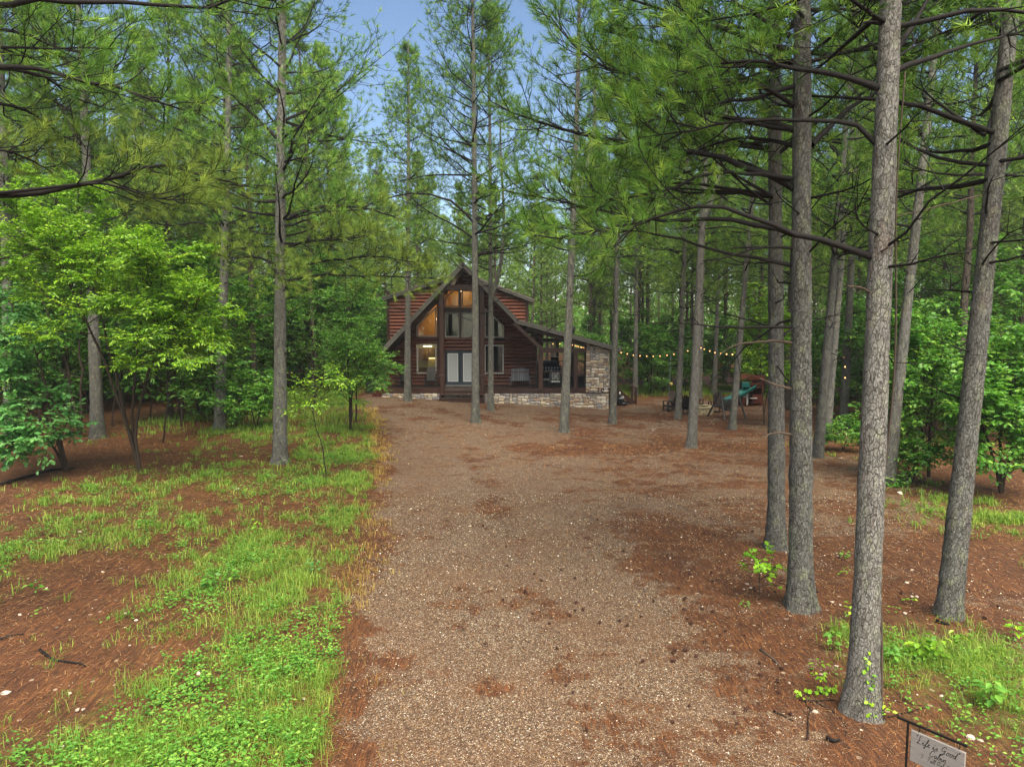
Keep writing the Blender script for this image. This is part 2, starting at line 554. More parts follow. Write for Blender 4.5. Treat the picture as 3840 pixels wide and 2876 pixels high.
M['soffit'] = plain('dark_soffit_boards', lin('#33211a'), lin('#22160f'), 4, .7, .2)
M['frame'] = plain('greige_window_frame', lin('#bdb6ab'), lin('#aca499'), 3, .5, .4, bump=.05, rand=.05)
M['doorpaint'] = plain('slate_blue_door_paint', lin('#3c4650'), lin('#343d46'), 3, .45, .4, bump=.04, rand=.05)
M['black'] = plain('black_metal', lin('#1c1b1a'), lin('#121110'), 6, .45, .4, .3, bump=.05)
M['charcoal'] = plain('charcoal_painted_wood', lin('#3a3736'), lin('#2a2727'), 5, .5, .4, bump=.1)
M['slategrey'] = plain('weathered_grey_slats', lin('#77787c'), lin('#5c5c60'), 6, .5, .35, bump=.1)
M['brownchair'] = plain('dark_brown_resin_wood', lin('#43342c'), lin('#2e231e'), 5, .45, .4, bump=.08)
M['white'] = plain('off_white_fabric', lin('#c6c6c0'), lin('#aeb0ac'), 8, .85, .1)
M['silver'] = plain('brushed_steel', lin('#b6b6b4'), lin('#8c8c8a'), 6, .3, .5, .8, bump=.03)
M['galv'] = plain('galvanised_pole', lin('#86969c'), lin('#6d7a80'), 6, .4, .5, .5, bump=.03)
M['slide'] = plain('green_plastic_slide', lin('#0d5f58'), lin('#094f4a'), 2, .35, .5, bump=.03)
M['redwood'] = plain('red_brown_playhouse_boards', lin('#6c3322'), lin('#50261a'), 5, .6, .3, stretch=(1, 1, 6))
M['whitepaint'] = plain('white_paint', lin('#d8d8d2'), lin('#c4c4be'), 4, .5, .3, bump=.03)
M['bag'] = plain('black_plastic_bag', lin('#1e1f22'), lin('#131416'), 5, .28, .5, bump=.3)
M['bin'] = plain('dark_green_bin_plastic', lin('#22352c'), lin('#1a2a22'), 4, .5, .4, bump=.04)
M['hose'] = plain('dark_red_cloth', lin('#4c221c'), lin('#351712'), 6, .7, .2)
M['pitstone'] = plain('pale_pit_block', lin('#b7a884'), lin('#8d8268'), 7, .85, .2, bump=.4)
M['soil'] = plain('ash', lin('#1c1917'), lin('#100e0d'), 9, .9, .1)
M['cone'] = plain('pine_cone_scales', lin('#4a3026'), lin('#241610'), 30, .8, .2, bump=.6)
M['rock'] = plain('pale_quartz_rock', lin('#d6cabb'), lin('#a88f78'), 9, .75, .3, bump=.5, rand=.3)
M['ball'] = plain('yellow_tetherball', lin('#d8c078'), lin('#c9ac5c'), 3, .5, .3, bump=.03)
M['bulb'] = emit('warm_lit_bulb', (1.0, .50, .17, 1), 1.1)
M['ceilinglamp'] = emit('white_lit_lamp_shade', (1.0, .85, .55, 1), 2.0)
M['strip'] = emit('warm_under_cabinet_light', (1.0, .72, .30, 1), 1.4)
M['dark_room'] = plain('dim_room_wall', lin('#2c2823'), lin('#221f1b'), 3, .8, .2)
M['kitchen'] = plain('cream_kitchen_wall', lin('#b8ad84'), lin('#9d9370'), 3, .7, .2)
M['cabinet'] = plain('brown_kitchen_cabinet', lin('#6a4a2a'), lin('#4c341d'), 5, .5, .3, stretch=(1, 1, 5))
M['signwood'] = plain('weathered_grey_board', lin('#8f8a84'), lin('#6a645f'), 3.5, .8, .2, stretch=(2, 12, 12), bump=.3)
M['ink'] = plain('black_ink', lin('#1a1818'), lin('#141212'), 5, .7, .2, bump=0)

def blindmat():
    t = NT('white_door_blind')
    v = t.coord()
    w = t.n('ShaderNodeTexWave', wave_type='BANDS', bands_direction='Z', ins={'Scale': 12.0, 'Distortion': 0.0})
    t.l(v, w.inputs['Vector'])
    t.set(t.ramp(w.outputs[1], [(0, lin('#9fa2a0')), (.5, lin('#c4c7c5'))]), .5, .3)
    return t.m
M['blind'] = blindmat()

def glassmat():
    t = NT('window_glass')
    g = t.n('ShaderNodeBsdfGlossy', ins={'Roughness': .03, 'Color': (.9, .95, 1, 1)})
    tr = t.n('ShaderNodeBsdfTransparent', ins={'Color': (.82, .86, .84, 1)})
    fr = t.n('ShaderNodeFresnel', ins={'IOR': 1.5})
    mx = t.n('ShaderNodeMixShader', ins={0: fr.outputs[0]})
    t.l(tr.outputs[0], mx.inputs[1]); t.l(g.outputs[0], mx.inputs[2])
    t.l(mx.outputs[0], t.out.inputs[0])
    return t.m
M['glass'] = glassmat()

def checkmat():
    t = NT('buffalo_check_cloth')
    v = t.coord()
    def band(ax):
        s = t.n('ShaderNodeSeparateXYZ'); t.l(v, s.inputs[0])
        f = t.math('FRACT', t.math('MULTIPLY', s.outputs[ax], 5.5))
        return t.math('LESS_THAN', f, .5)
    a = t.math('ADD', band(0), band(2))
    col = t.ramp(t.math('MULTIPLY', a, .5), [(0, lin('#b9b9b6')), (.4, lin('#55565a')), (.9, lin('#131415'))], 'CONSTANT')
    t.set(col, .9, .1)
    return t.m
M['check'] = checkmat()

# ------------------------------------------------------------------ the ground
GREEN = [(1000, 2100, 1.3, .8), (1150, 2250, .8, .75), (800, 2250, 1.1, .55), (1150, 2500, .8, 1), (950, 2550, .9, 1), (700, 2650, .9, 1),
         (450, 2700, .7, .8), (1080, 2750, .7, 1.1), (800, 2830, .9, 1.1), (400, 2860, .9, 1), (150, 2860, .7, .7), (180, 2030, 1.5, .4),
         (600, 1950, 1.8, .32), (500, 1850, 2, .28), (850, 1800, 1.5, .4), (1250, 1800, 1.4, .62), (1330, 1700, 1.8, .7), (1150, 1600, 3, .75),
         (1120, 1500, 4, 1), (1250, 1950, .9, .6), (1180, 2120, .8, .8), (3600, 2520, .9, 1.5), (3750, 2620, .85, 1.5), (3450, 2480, .55, 1.0), (3800, 2780, .5, .6),
         (3740, 1930, 1.3, .7), (3520, 1690, 2.2, .6), (2400, 1465, 2.6, .8), (2560, 1462, 3, .8), (2760, 1462, 3, .7), (2250, 1462, 2.4, .6), (880, 1530, 3.5, .6), (650, 1560, 3, .45)]
_GB = [(G(a, b)[0], G(a, b)[1], r, w) for a, b, r, w in GREEN]
def green(x, y):
    x = np.asarray(x, float); y = np.asarray(y, float)
    s = np.zeros_like(x)
    for bx, by, r, w in _GB:
        s = np.maximum(s, w * np.exp(-(((x - bx) / r) ** 2 + ((y - by) / (r * 1.25)) ** 2)))
    s = np.where(x < 0, s * sstep(.1, -.25, x - drive_edge(y)), s)
    return np.clip(s, 0, 1.4)

def gravel(x, y):
    d = x - drive_edge(y) + (fbm(x, y, .6, 44) - .5) * 1.1
    g = sstep(-.5, .75, d) * .74
    g = g * (1 - .66 * sstep(1.0, 4.2, x + (fbm(x, y, .5, 45) - .5) * 2) * (1 - sstep(11.5, 15, y)))
    g = g * (1 - .24 * sstep(.5, 4, x) * sstep(11.5, 15, y))
    g = g * (1 - .12 * sstep(26, 34, y))
    g = g * (1 - .62 * np.exp(-((y - 25.5 - .12 * x) / 1.5) ** 2) * sstep(-1.5, 1.0, x))
    g = g * (1 - .45 * np.exp(-((y - 14.2) / 1.3) ** 2) * sstep(1.8, 3.4, x))
    g = g * (1 - .95 * sstep(0, 3, x - (10 + (y - 19) * .22)))
    tr = d - 1.75; g = g + .10 * (np.exp(-((tr - .55) / .38) ** 2) + np.exp(-((tr - 2.35) / .38) ** 2) - .9 * np.exp(-((tr - 1.45) / .4) ** 2)) * (y < 32)
    g = g * (1 - sstep(45.5, 48, y))
    return g

def graded(a, b, fine0, fine1, step, grow):
    v = list(np.arange(fine0, fine1 + 1e-6, step))
    s = step; p = fine1
    while p < b: s *= grow; p += s; v.append(min(p, b))
    s = step; p = fine0
    while p > a: s *= grow; p -= s; v.insert(0, max(p, a))
    return np.array(v)
gx = graded(-240, 240, -16, 18, .22, 1.18)
gy = graded(-40, 240, 3, 30, .22, 1.10)
X, Y = np.meshgrid(gx, gy)
Z = zg(X, Y) + (vnoise(X, Y, 1.6, 2) - .5) * .05 + (vnoise(X, Y, 5.0, 4) - .5) * .02
nx, ny = len(gx), len(gy)
idx = np.arange(nx * ny).reshape(ny, nx)
quads = np.stack([idx[:-1, :-1], idx[:-1, 1:], idx[1:, 1:], idx[1:, :-1]], -1).reshape(-1, 4)
GV = np.stack([X.ravel(), Y.ravel(), Z.ravel()], -1)
gr = gravel(X, Y).ravel(); gn = green(X, Y).ravel()
qc = GV[quads].mean(1)
isdrive = (gravel(qc[:, 0], qc[:, 1]) + (fbm(qc[:, 0], qc[:, 1], .7, 8) - .5) * .5 > .42) & (qc[:, 1] > -60) & (qc[:, 1] < 47) & (qc[:, 0] < 16)
def sheet(name, q):
    used, inv = np.unique(q, return_inverse=True)
    me = mesh_np(name, GV[used], [inv.reshape(-1, 4)], M['ground'], smooth=True)
    for an, arr in (('grav', gr), ('green', gn)):
        a = me.attributes.new(an, 'FLOAT', 'POINT')
        a.data.foreach_set('value', arr[used].astype(np.float32))
    o = mobj(name, me)
    o['kind'] = 'structure'
    return o
o = sheet('ground', quads[~isdrive]); o['label'] = 'forest floor of rust brown pine straw'; o['category'] = 'ground'
o = sheet('driveway', quads[isdrive]); o['label'] = 'wide tan gravel drive leading to the log cabin'; o['category'] = 'driveway'

# ------------------------------------------------------------------ the cabin
YF, YW, YB = 41.0, 43.9, 55.5
def A(u, v, Y):
    p = P(1350 + .4747 * u, 950 + .4747 * v, Y)
    return float(p[0]), float(p[2])
ax = lambda u, Y: A(u, 600, Y)[0]
az = lambda v, Y: A(800, v, Y)[1]
DZ = .47
cabin = thing('log_cabin', 'red brown log cabin with steep gable, big windows and stone base', 'cabin', (ax(812, YF), YF, 0))
CB = np.array(cabin.location)
def cpart(mb, name, mat, parent=None, smooth=False):
    """world-space mesh builder -> part of the cabin"""
    mb.v = [v - CB for v in mb.v]
    return mb.build(name, mat, parent or cabin, smooth)

# half-round log profile, unit length along x, height 1, face towards -y
def log_mesh():
    n = 7
    prof = [(-.10 - .42 * math.cos(a), .5 * math.sin(a)) for a in np.linspace(-math.pi / 2, math.pi / 2, n)]
    prof = [(.12, -.5)] + prof + [(.12, .5)]
    V = []; F = []
    for x in (-.5, .5):
        V += [(x, p[0], p[1]) for p in prof]
    k = len(prof)
    for i in range(k):
        j = (i + 1) % k
        F.append((i, j, j + k, i + k))
    F.append(tuple(range(k))[::-1]); F.append(tuple(range(k, 2 * k)))
    m = MB().add(V, F)
    return m.mesh('log', M['log'], smooth=False)
LOGME = log_mesh()
LH = .215

def log_wall(name, yw, z0, z1, extent, openings, label=None):
    """wall of courses; extent(z)->(x0,x1); openings(z)->[(a,b)...]; each log is a piece of its own"""
    back = MB(); logs = []
    z = z0
    while z < z1 - .02:
        zc = z + LH / 2
        e = extent(zc)
        if e and e[1] - e[0] > .1:
            iv = [e]
            for a, b in openings(zc):
                nv = []
                for p, q in iv:
                    if b <= p or a >= q: nv.append((p, q)); continue
                    if a > p: nv.append((p, a))
                    if b < q: nv.append((b, q))
                iv = nv
            for p, q in iv:
                if q - p > .06:
                    logs.append((p, q, zc))
                    back.span(p, q, yw + .055, yw + .14, z, z + LH)
        z += LH
    w = cpart(back, name, M['trimwood'])
    for p, q, zc in logs:
        o = bpy.data.objects.new('log', LOGME)
        link(o, w)
        o.location = ((p + q) / 2 - CB[0], yw - CB[1], zc - CB[2])
        o.scale = (q - p, .25, LH * .995)
    if label: w['label'] = label
    return w

# gable (front A) geometry
rx, rz = A(812, 70, 40.5)                    # ridge
kx, kz = A(1245, 530, 40.5)                  # kink where the porch roof begins
ex, ez = A(1440, 752, 40.5)                  # foot of the steep rake
lx, lz = A(160, 700, 40.5)
slope = (rz - kz) / (kx - rx)
def rake_z(x):                               # underside line of the steep roof
    return rz - abs(x - rx) * slope
xl, xr = ax(196, YW), ax(1393, YW)
def gable_extent(z):
    h = (rz - .30 - z) / slope
    a, b = max(xl, rx - h), min(xr, rx + h)
    return (a, b) if b - a > .2 else None
# openings on the gable wall
def rect(u0, u1, v0, v1, Y=YW):
    return ax(u0, Y), ax(u1, Y), az(v1, Y), az(v0, Y)
WIN = {}
def polywin(pts, Y=YW):
    return [A(u, v, Y) for u, v in pts]
wins = [
    ('kitchen', polywin([(450, 950), (606, 950), (606, 718), (450, 718)])),
    ('den', polywin([(982, 952), (1137, 952), (1137, 722), (982, 722)])),
    ('loft_slope', polywin([(450, 662), (606, 662), (606, 416), (450, 570)])),
    ('den_slope', polywin([(984, 668), (1139, 668), (1139, 572), (984, 428)])),
    ('mid_a', polywin([(671, 664), (786, 664), (786, 470), (671, 470)])),
    ('mid_b', polywin([(803, 664), (925, 664), (925, 470), (803, 470)])),
    ('top_a', polywin([(671, 426), (788, 426), (788, 290), (735, 290), (671, 352)])),
    ('top_b', polywin([(803, 426), (925, 426), (925, 352), (880, 290), (803, 290)])),
]
door = rect(672, 926, 778, 1046)
def poly_span(poly, z):
    xs = []
    n = len(poly)
    for i in range(n):
        (x0, z0), (x1, z1) = poly[i], poly[(i + 1) % n]
        if (z0 - z) * (z1 - z) <= 0 and abs(z1 - z0) > 1e-6:
            xs.append(x0 + (x1 - x0) * (z - z0) / (z1 - z0))
    return (min(xs), max(xs)) if len(xs) >= 2 else None
def gable_open(z):
    r = []
    for nm, pl in wins:
        for dz in (-.09, 0, .09):
            s = poly_span(pl, z + dz)
            if s: r.append((s[0] - .03, s[1] + .03))
    if z < door[3] + .05: r.append((door[0] - .02, door[1] + .02))
    return r
log_wall('front_wall', YW, DZ, rz - .5, gable_extent, gable_open)
# wider block behind: its log fronts show beside the gable
YM = 45.6
bl, br = ax(228, YM), ax(1318, YM)
zl, zr_ = az(352, YM), az(368, YM)
mbz = A(812, 152, YM)[1]
mx = ax(805, YM)
def block_extent(side):
    def f(z):
        if side < 0:
            top = lambda x: zl + .05 + (x - ax(175, YM)) * ((mbz - zl) / (mx - ax(175, YM)))
            a, b = bl, rx - (rz - z) / slope + .5
            # under the low roof
            xlim = ax(175, YM) + max(0, (z - zl)) / ((mbz - zl) / (mx - ax(175, YM)))
            a = max(a, xlim)
        else:
            b = br
            a = rx + (rz - z) / slope - .5
            xlim = ax(1375, YM) - max(0, (z - zr_)) / ((mbz - zr_) / (ax(1375, YM) - mx))
            b = min(b, xlim)
        return (a, b) if b - a > .15 else None
    return f
log_wall('block_wall', YM, 2.2, mbz - .15, block_extent(-1), lambda z: [])
log_wall('block_wall', YM, 2.2, mbz - .15, block_extent(1), lambda z: [])
m = MB()
for x in (bl, br):
    m.span(x - .09, x + .09, YM - .16, YM + .1, 2.2, az(300, YM) if x < 0 else az(330, YM) - .1)
cpart(m, 'corner_trim', M['trimwood'])
# side and back walls of the block, closed box
m = MB()
m.prism([(bl, DZ), (br, DZ), (br, zr_ - .05), (mx, mbz - .2), (bl, zl - .05)], YM + .16, YB)
cpart(m, 'block_body', M['trimwood'])
# small log gable between the steep brace and the porch post
gx0, gx1 = ax(1300, YW), ax(1446, YW)
def infill(z):
    top = A(1446, 608, YW)[1] + (gx1 - 0) * 0
    t = (A(1300, 575, YW)[1] - z) / max(1e-6, A(1300, 575, YW)[1] - A(1444, 745, YW)[1])
    a = gx0 + (gx1 - gx0) * max(0, min(1, t)) - .12
    return (a, gx1) if z < A(1446, 600, YW)[1] else None
log_wall('infill_wall', YW, A(1444, 745, YW)[1], A(1300, 560, YW)[1], infill, lambda z: [])

# roofs --------------------------------------------------------------
def slab(p0, p1, y0, y1, th):
    """roof plane from (x,z) p0 to p1, thickness th downwards"""
    dx, dz = p1[0] - p0[0], p1[1] - p0[1]
    L = math.hypot(dx, dz); nx_, nz_ = dz / L, -dx / L
    if nz_ > 0: nx_, nz_ = -nx_, -nz_
    return [(p0[0], p0[1]), (p1[0], p1[1]), (p1[0] + nx_ * th, p1[1] + nz_ * th), (p0[0] + nx_ * th, p0[1] + nz_ * th)]
def roof(name, p0, p1, y0, y1, th=.07, ribs=True):
    m = MB().prism(slab(p0, p1, y0, y1, th), y0 + .05, y1)
    r = cpart(m, name, M['roofmetal'])
    # rake trim: two stepped boards at the front edge
    dx, dz = p1[0] - p0[0], p1[1] - p0[1]; L = math.hypot(dx, dz)
    nx_, nz_ = -abs(dz) / L * (1 if dx * dz > 0 else -1), abs(dx) / L
    off = lambda q, d: (q[0] - nx_ * d, q[1] - nz_ * d)
    m = MB(); m.prism([off(p0, -.03), off(p1, -.03), off(p1, .075), off(p0, .075)], y0 - .02, y0 + .04)
    cpart(m, 'rake_trim', M['fascia'], r)
    m = MB(); m.prism([off(p0, .078), off(p1, .078), off(p1, .20), off(p0, .20)], y0 + .02, y0 + .09)
    cpart(m, 'rake_trim', M['fascia'], r)
    if ribs:
        k = int((y1 - y0) / .45)
        for i in range(1, k):
            yy = y0 + i * .45
            m = MB(); m.prism([off(p0, -.03), off(p1, -.03), off(p1, .0), off(p0, .0)], yy - .012, yy + .012)
            cpart(m, 'roof_rib', M['roofmetal'], r)
    return r
roof('roof', (rx, rz), (kx + .05, kz), 40.5, YB + .4)
roof('roof', (rx, rz), (lx - .25, rake_z(lx - .25)), 40.5, YB + .4)
# soffits under the steep roof
m = MB(); m.prism(slab((rx, rz - .24), (ex, ez - .08), 0, 0, .06), 40.62, YW + .1); cpart(m, 'soffit', M['soffit'])
m = MB(); m.prism(slab((rx, rz - .24), (lx - .2, rake_z(lx - .2) - .24), 0, 0, .06), 40.62, YW + .1); cpart(m, 'soffit', M['soffit'])
# steep rake board continuing down to the post
m = MB(); m.prism([(kx - .1, kz - .12), (ex + .02, ez + .05), (ex + .02, ez - .22), (kx - .3, kz - .20)], 40.55, 40.75); cpart(m, 'rake_board', M['trimwood'])
# porch roof (low slope)
px1, pz1 = A(2066, 752, 40.5)
roof('porch_roof', (kx - .03, kz + .03), (px1, pz1), 40.5, 52.5, .07)
m = MB(); m.prism(slab((kx + .2, kz - .26), (px1 - .1, pz1 - .2), 0, 0, .05), 40.65, 52.3); cpart(m, 'soffit', M['soffit'])
for i in range(7):
    yy = 41.4 + i * 1.7
    m = MB(); m.prism(slab((kx + .5, kz - .40), (px1 - .3, pz1 - .24), 0, 0, .16), yy, yy + .1); cpart(m, 'rafter', M['trimwood'])
# low roof of the block
r1 = A(172, 350, 45.2); r2 = A(1378, 366, 45.2); rm = A(808, 148, 45.2)
roof('block_roof', (rm[0], rm[1]), r1, 45.2, YB + .3, .08)
roof('block_roof', (rm[0], rm[1]), r2, 45.2, YB + .3, .08)
m = MB(); m.prism(slab((rm[0], rm[1] - .22), (r1[0] + .1, r1[1] - .2), 0, 0, .05), 45.32, YM + .2)
m.prism(slab((rm[0], rm[1] - .22), (r2[0] - .1, r2[1] - .2), 0, 0, .05), 45.32, YM + .2); cpart(m, 'soffit', M['soffit'])
# gable collar beam, posts
yb0 = 40.8
zb0, zb1 = az(290, yb0), az(248, yb0)
m = MB().span(ax(672, yb0), ax(948, yb0), yb0 - .12, yb0 + .12, zb0, zb1); cpart(m, 'collar_beam', M['trimwood'])
def post(u, zlo, zhi, w=.24, Y=YF):
    x = ax(u, Y)
    m = MB().box((x, Y, (zlo + zhi) / 2), (w, w, zhi - zlo), ch=.015)
    return cpart(m, 'post', M['trimwood'])
GZ = lambda x, y: float(zg(x, y))
for u in (645, 966):
    post(u, GZ(ax(u, YF), YF) - .1, rake_z(ax(u, YF)) - .3, .26, YF - .05)
    m = MB().box((ax(u, YF), YF - .05, az(965, YF)), (.36, .36, .10), ch=.02); cpart(m, 'post_collar', M['trimwood'])
post(1428, DZ, az(750, YF) + .1, .27)
post(1706, DZ, az(780, YF), .24)
m = MB().span(ax(1442, YF), ax(1790, YF), YF - .12, YF + .12, az(784, YF), az(748, YF)); cpart(m, 'beam', M['trimwood'])
m = MB().span(ax(1447, 50), ax(1790, 50), 49.9, 50.15, az(700, 50), az(672, 50)); cpart(m, 'beam', M['trimwood'])
for u in (1560, 1680):
    m = MB().box((ax(u, 51), 51.0, (az(690, 51) + DZ) / 2), (.2, .2, az(690, 51) - DZ)); cpart(m, 'post', M['trimwood'])
# deck ----------------------------------------------------------------
dl, dr = ax(170, YF), ax(1975, YF)
deck = cpart(MB().span(dl + .05, dr - .05, YF + .12, 52.5, DZ - .16, DZ - .045), 'deck', M['deckwood'])
xx = dl
while xx < dr - .01:
    m = MB().span(xx + .006, min(xx + .145, dr), YF - .02, YW + .05 if xx < xr else 52.5, DZ - .04, DZ, ch=.004)
    cpart(m, 'deck_board', M['deckwood'], deck); xx += .15
xx = dl
for a, b in ((dl - .02, ax(630, YF)), (ax(660, YF), ax(952, YF)), (ax(980, YF), dr + .02)):
    cpart(MB().span(a, b, YF - .07, YF - .025, DZ - .17, DZ + (.0 if a > -4.6 and b < -.5 else .14)), 'rim_board', M['trimwood'], deck)
# steps in front of the door
s0, s1 = ax(628, 40.6), ax(978, 40.6)
for i in range(2):
    zt = DZ - .19 * (i + 1)
    cpart(MB().span(s0 + .05, s1 - .05, YF - .14 - .32 * (i + 1), YF - .08 - .32 * i, zt - .05, zt, ch=.01), 'step', M['trimwood'])
cpart(MB().span(s0 + .1, s1 - .1, YF - .75, YF - .71, GZ(-3.5, 40) - .05, DZ - .43), 'riser', M['trimwood'])
cpart(MB().span(s0, s0 + .06, YF - .8, YF - .1, GZ(-3.5, 40) - .05, DZ - .2), 'stringer', M['trimwood'])
cpart(MB().span(s1 - .06, s1, YF - .8, YF - .1, GZ(-1, 40) - .1, DZ - .2), 'stringer', M['trimwood'])
# stone base and chimney wall -----------------------------------------
def stone_mesh(seed):
    r = np.random.default_rng(seed)
    n = 4
    g = np.linspace(-.5, .5, n)
    V = []; F = []
    for j in range(n):
        for i in range(n):
            x, z = g[i], g[j]
            e = (i in (0, n - 1)) + (j in (0, n - 1))
            y = {0: -.5, 1: -.36, 2: -.20}[e] + r.normal(0, .05)
            k = .93 if e == 2 else 1
            V.append((x * k + r.normal(0, .02), y, z * k + r.normal(0, .03)))
    for j in range(n - 1):
        for i in range(n - 1):
            a = j * n + i
            F.append((a, a + 1, a + n + 1, a + n))
    rim = [i for i in range(n)] + [j * n + n - 1 for j in range(1, n)] + [(n - 1) * n + i for i in range(n - 2, -1, -1)] + [j * n for j in range(n - 2, 0, -1)]
    b0 = len(V)
    for q in rim:
        V.append((V[q][0], .5, V[q][2]))
    for i in range(len(rim)):
        j = (i + 1) % len(rim)
        F.append((rim[j], rim[i], b0 + i, b0 + j))
    return MB().add(V, F).mesh('stone', M['stone'], smooth=True)
STONES = [stone_mesh(i) for i in range(7)]
def ashlar(W, H, cell=.078, r=random.Random(5)):
    nx_, nz_ = int(round(W / cell)), int(round(H / cell))
    occ = [[False] * nx_ for _ in range(nz_)]
    out = []
    for j in range(nz_):
        for i in range(nx_):
            if occ[j][i]: continue
            w = r.choice([2, 3, 3, 4, 4, 5, 6]); h = r.choice([1, 2, 2, 2, 3] if nz_ - j > 2 else [1, 2])
            if h == 3: w = min(w, 4)
            if h == 1: w = max(w, 3)
            while i + w > nx_ or any(occ[j][i + k] for k in range(w)): w -= 1
            if nx_ - (i + w) == 1: w += 0
            while j + h > nz_ or any(occ[j + q][i + k] for q in range(h) for k in range(w)): h -= 1
            for q in range(h):
                for k in range(w): occ[j + q][i + k] = True
            out.append((i * cell, j * cell, w * cell, h * cell))
    return out, nx_ * cell, nz_ * cell
def stone_field(parent, x0, x1, ztop, H, y, cut=None, axis='x', sgn=-1):
    st, W, HH = ashlar(x1 - x0, H)
    kx_ = (x1 - x0) / W
    for i, (a, b, w, h) in enumerate(st):
        cx = x0 + (a + w / 2) * kx_; cz = ztop - b - h / 2
        if cut and cut(cx, cz, h): continue
        o = bpy.data.objects.new('stone', STONES[(i * 5 + int(a * 100)) % 7])
        link(o, parent)
        gap = .014
        dep = .07 + random.random() * .035
        if axis == 'x':
            o.location = (cx - CB[0], y - CB[1] - dep * .2, cz - CB[2])
            o.scale = (w * kx_ - gap, dep, h - gap)
        else:
            o.location = (y - CB[0] + dep * .2, cx - CB[1], cz - CB[2])
            o.rotation_euler = (0, 0, math.pi / 2)
            o.scale = (w * kx_ - gap, dep, h - gap)
bz = DZ - .17
def basewall(u0, u1):
    x0, x1 = ax(u0, YF), ax(u1, YF)
    zlow = min(GZ(x0, YF), GZ(x1, YF)) - .12
    w = cpart(MB().span(x0, x1, YF + .02, YF + .3, zlow, bz), 'stone_base', M['mortar'])
    stone_field(w, x0, x1, bz, bz - zlow, YF, cut=lambda x, z, h: z + h / 2 < GZ(x, YF - .1) - .02)
    return w
basewall(155, 628); basewall(652, 958); w = basewall(978, 1972)
# right flank of the base
x1 = ax(1972, YF)
m = MB().span(x1 - .3, x1 - .03, YF + .31, 52.4, GZ(x1, YF) - .2, bz); cpart(m, 'stone_base', M['mortar'])
cx0, cx1 = ax(1787, YF), ax(1970, YF)
ctop0, ctop1 = az(705, YF), az(752, YF)
m = MB(); m.prism([(cx0, bz + .05), (cx1, bz + .05), (cx1, ctop1), (cx0, ctop0)], YF + .0, YF + .95)
col = cpart(m, 'stone_chimney_wall', M['mortar'])
stone_field(col, cx0, cx1, ctop0, ctop0 - bz - .02, YF - .02, cut=lambda x, z, h: z + h * .25 > ctop0 + (ctop1 - ctop0) * (x - cx0) / (cx1 - cx0))
stone_field(col, YF + .05, YF + .95, ctop1, ctop1 - bz - .02, cx1 + .02, axis='y')
cpart(MB().span(ax(1783, YF), ax(1975, YF), YF - .1, YF + .0, bz - .0, bz + .05), 'ledge', M['deckwood'])

# windows ---------------------------------------------------------------
def window(poly, glass=M['glass'], Y=YW):
    cxw = sum(p[0] for p in poly) / len(poly); czw = sum(p[1] for p in poly) / len(poly)
    root = bpy.data.objects.new('window', None); link(root, cabin)
    root.location = (cxw - CB[0], Y - CB[1], czw - CB[2])
    loc = [(p[0] - cxw, p[1] - czw) for p in poly]
    n = len(loc)
    def inset(d):
        out = []
        for i in range(n):
            p0, p1, p2 = Vector(loc[i - 1]), Vector(loc[i]), Vector(loc[(i + 1) % n])
            e1 = (p1 - p0).normalized(); e2 = (p2 - p1).normalized()
            n1 = Vector((-e1.y, e1.x)); n2 = Vector((-e2.y, e2.x))
            b = (n1 + n2); b = b / max(.3, b.dot(n1))
            out.append((p1.x + b.x * d, p1.y + b.y * d))
        return out
    inn = inset(.085)
    V = []; F = []
    for yy in (-.13, .02):
        V += [(a, yy, b) for a, b in loc] + [(a, yy, b) for a, b in inn]
    for i in range(n):
        j = (i + 1) % n
        F += [(i, j, n + j, n + i), (2 * n + i, 3 * n + i, 3 * n + j, 2 * n + j), (i, 2 * n + i, 2 * n + j, j), (n + i, n + j, 3 * n + j, 3 * n + i)]
    MB().add(V, F).build('frame', M['frame'], root)
    pane = MB().prism([(a, b) for a, b in inset(.07)], -.02, -.008).build('pane', glass, root)
    return root
for nm, pl in wins:
    window(pl)
# rooms behind the glass
zf2 = az(690, YW)
def room(x0, x1, z0, z1, ydeep, mat, name):
    y0 = YW + .15
    m = MB()
    t = .05
    m.span(x0, x1, ydeep, ydeep + t, z0, z1); m.span(x0 - t, x0, y0, ydeep + t, z0, z1); m.span(x1, x1 + t, y0, ydeep + t, z0, z1)
    m.span(x0 - t, x1 + t, y0, ydeep + t, z0 - t, z0); m.span(x0 - t, x1 + t, y0, ydeep + t, z1, z1 + t)
    return cpart(m, name, mat)
YR = 45.4
def room_poly(uv, ydeep, mat, name):
    pl = [A(u, v, YW) for u, v in uv]
    m = MB().prism(pl, ydeep, ydeep + .05)
    n = len(pl)
    for i in range(n):
        (xa_, za_), (xb_, zb_) = pl[i], pl[(i + 1) % n]
        m.bar(((xa_ + xb_) / 2, YW + .15, (za_ + zb_) / 2), ((xa_ + xb_) / 2, ydeep, (za_ + zb_) / 2), math.hypot(xb_ - xa_, zb_ - za_), .03, up=(-(zb_ - za_), 0, xb_ - xa_))
    return cpart(m, name, mat)
k0, k1, kzb, kzt = rect(435, 628, 715, 960)
room(ax(400, YW), ax(640, YW), DZ + .02, zf2 - .1, YR, M['kitchen'], 'kitchen_room')
m = MB().span(ax(452, YR), ax(540, YR), YR - .3, YR - .02, az(842, YR), az(750, YR)); m.span(ax(546, YR), ax(600, YR), YR - .3, YR - .02, az(822, YR), az(750, YR))
cpart(m, 'kitchen_cabinet', M['cabinet'])
cpart(MB().span(ax(545, YR), ax(600, YR), YR - .28, YR - .1, az(830, YR), az(824, YR)), 'cabinet_light', M['strip'])
cpart(MB().span(ax(450, YR), ax(605, YR), YR - .6, YR - .02, DZ + .03, az(900, YR)), 'kitchen_counter', M['cabinet'])
m = MB()
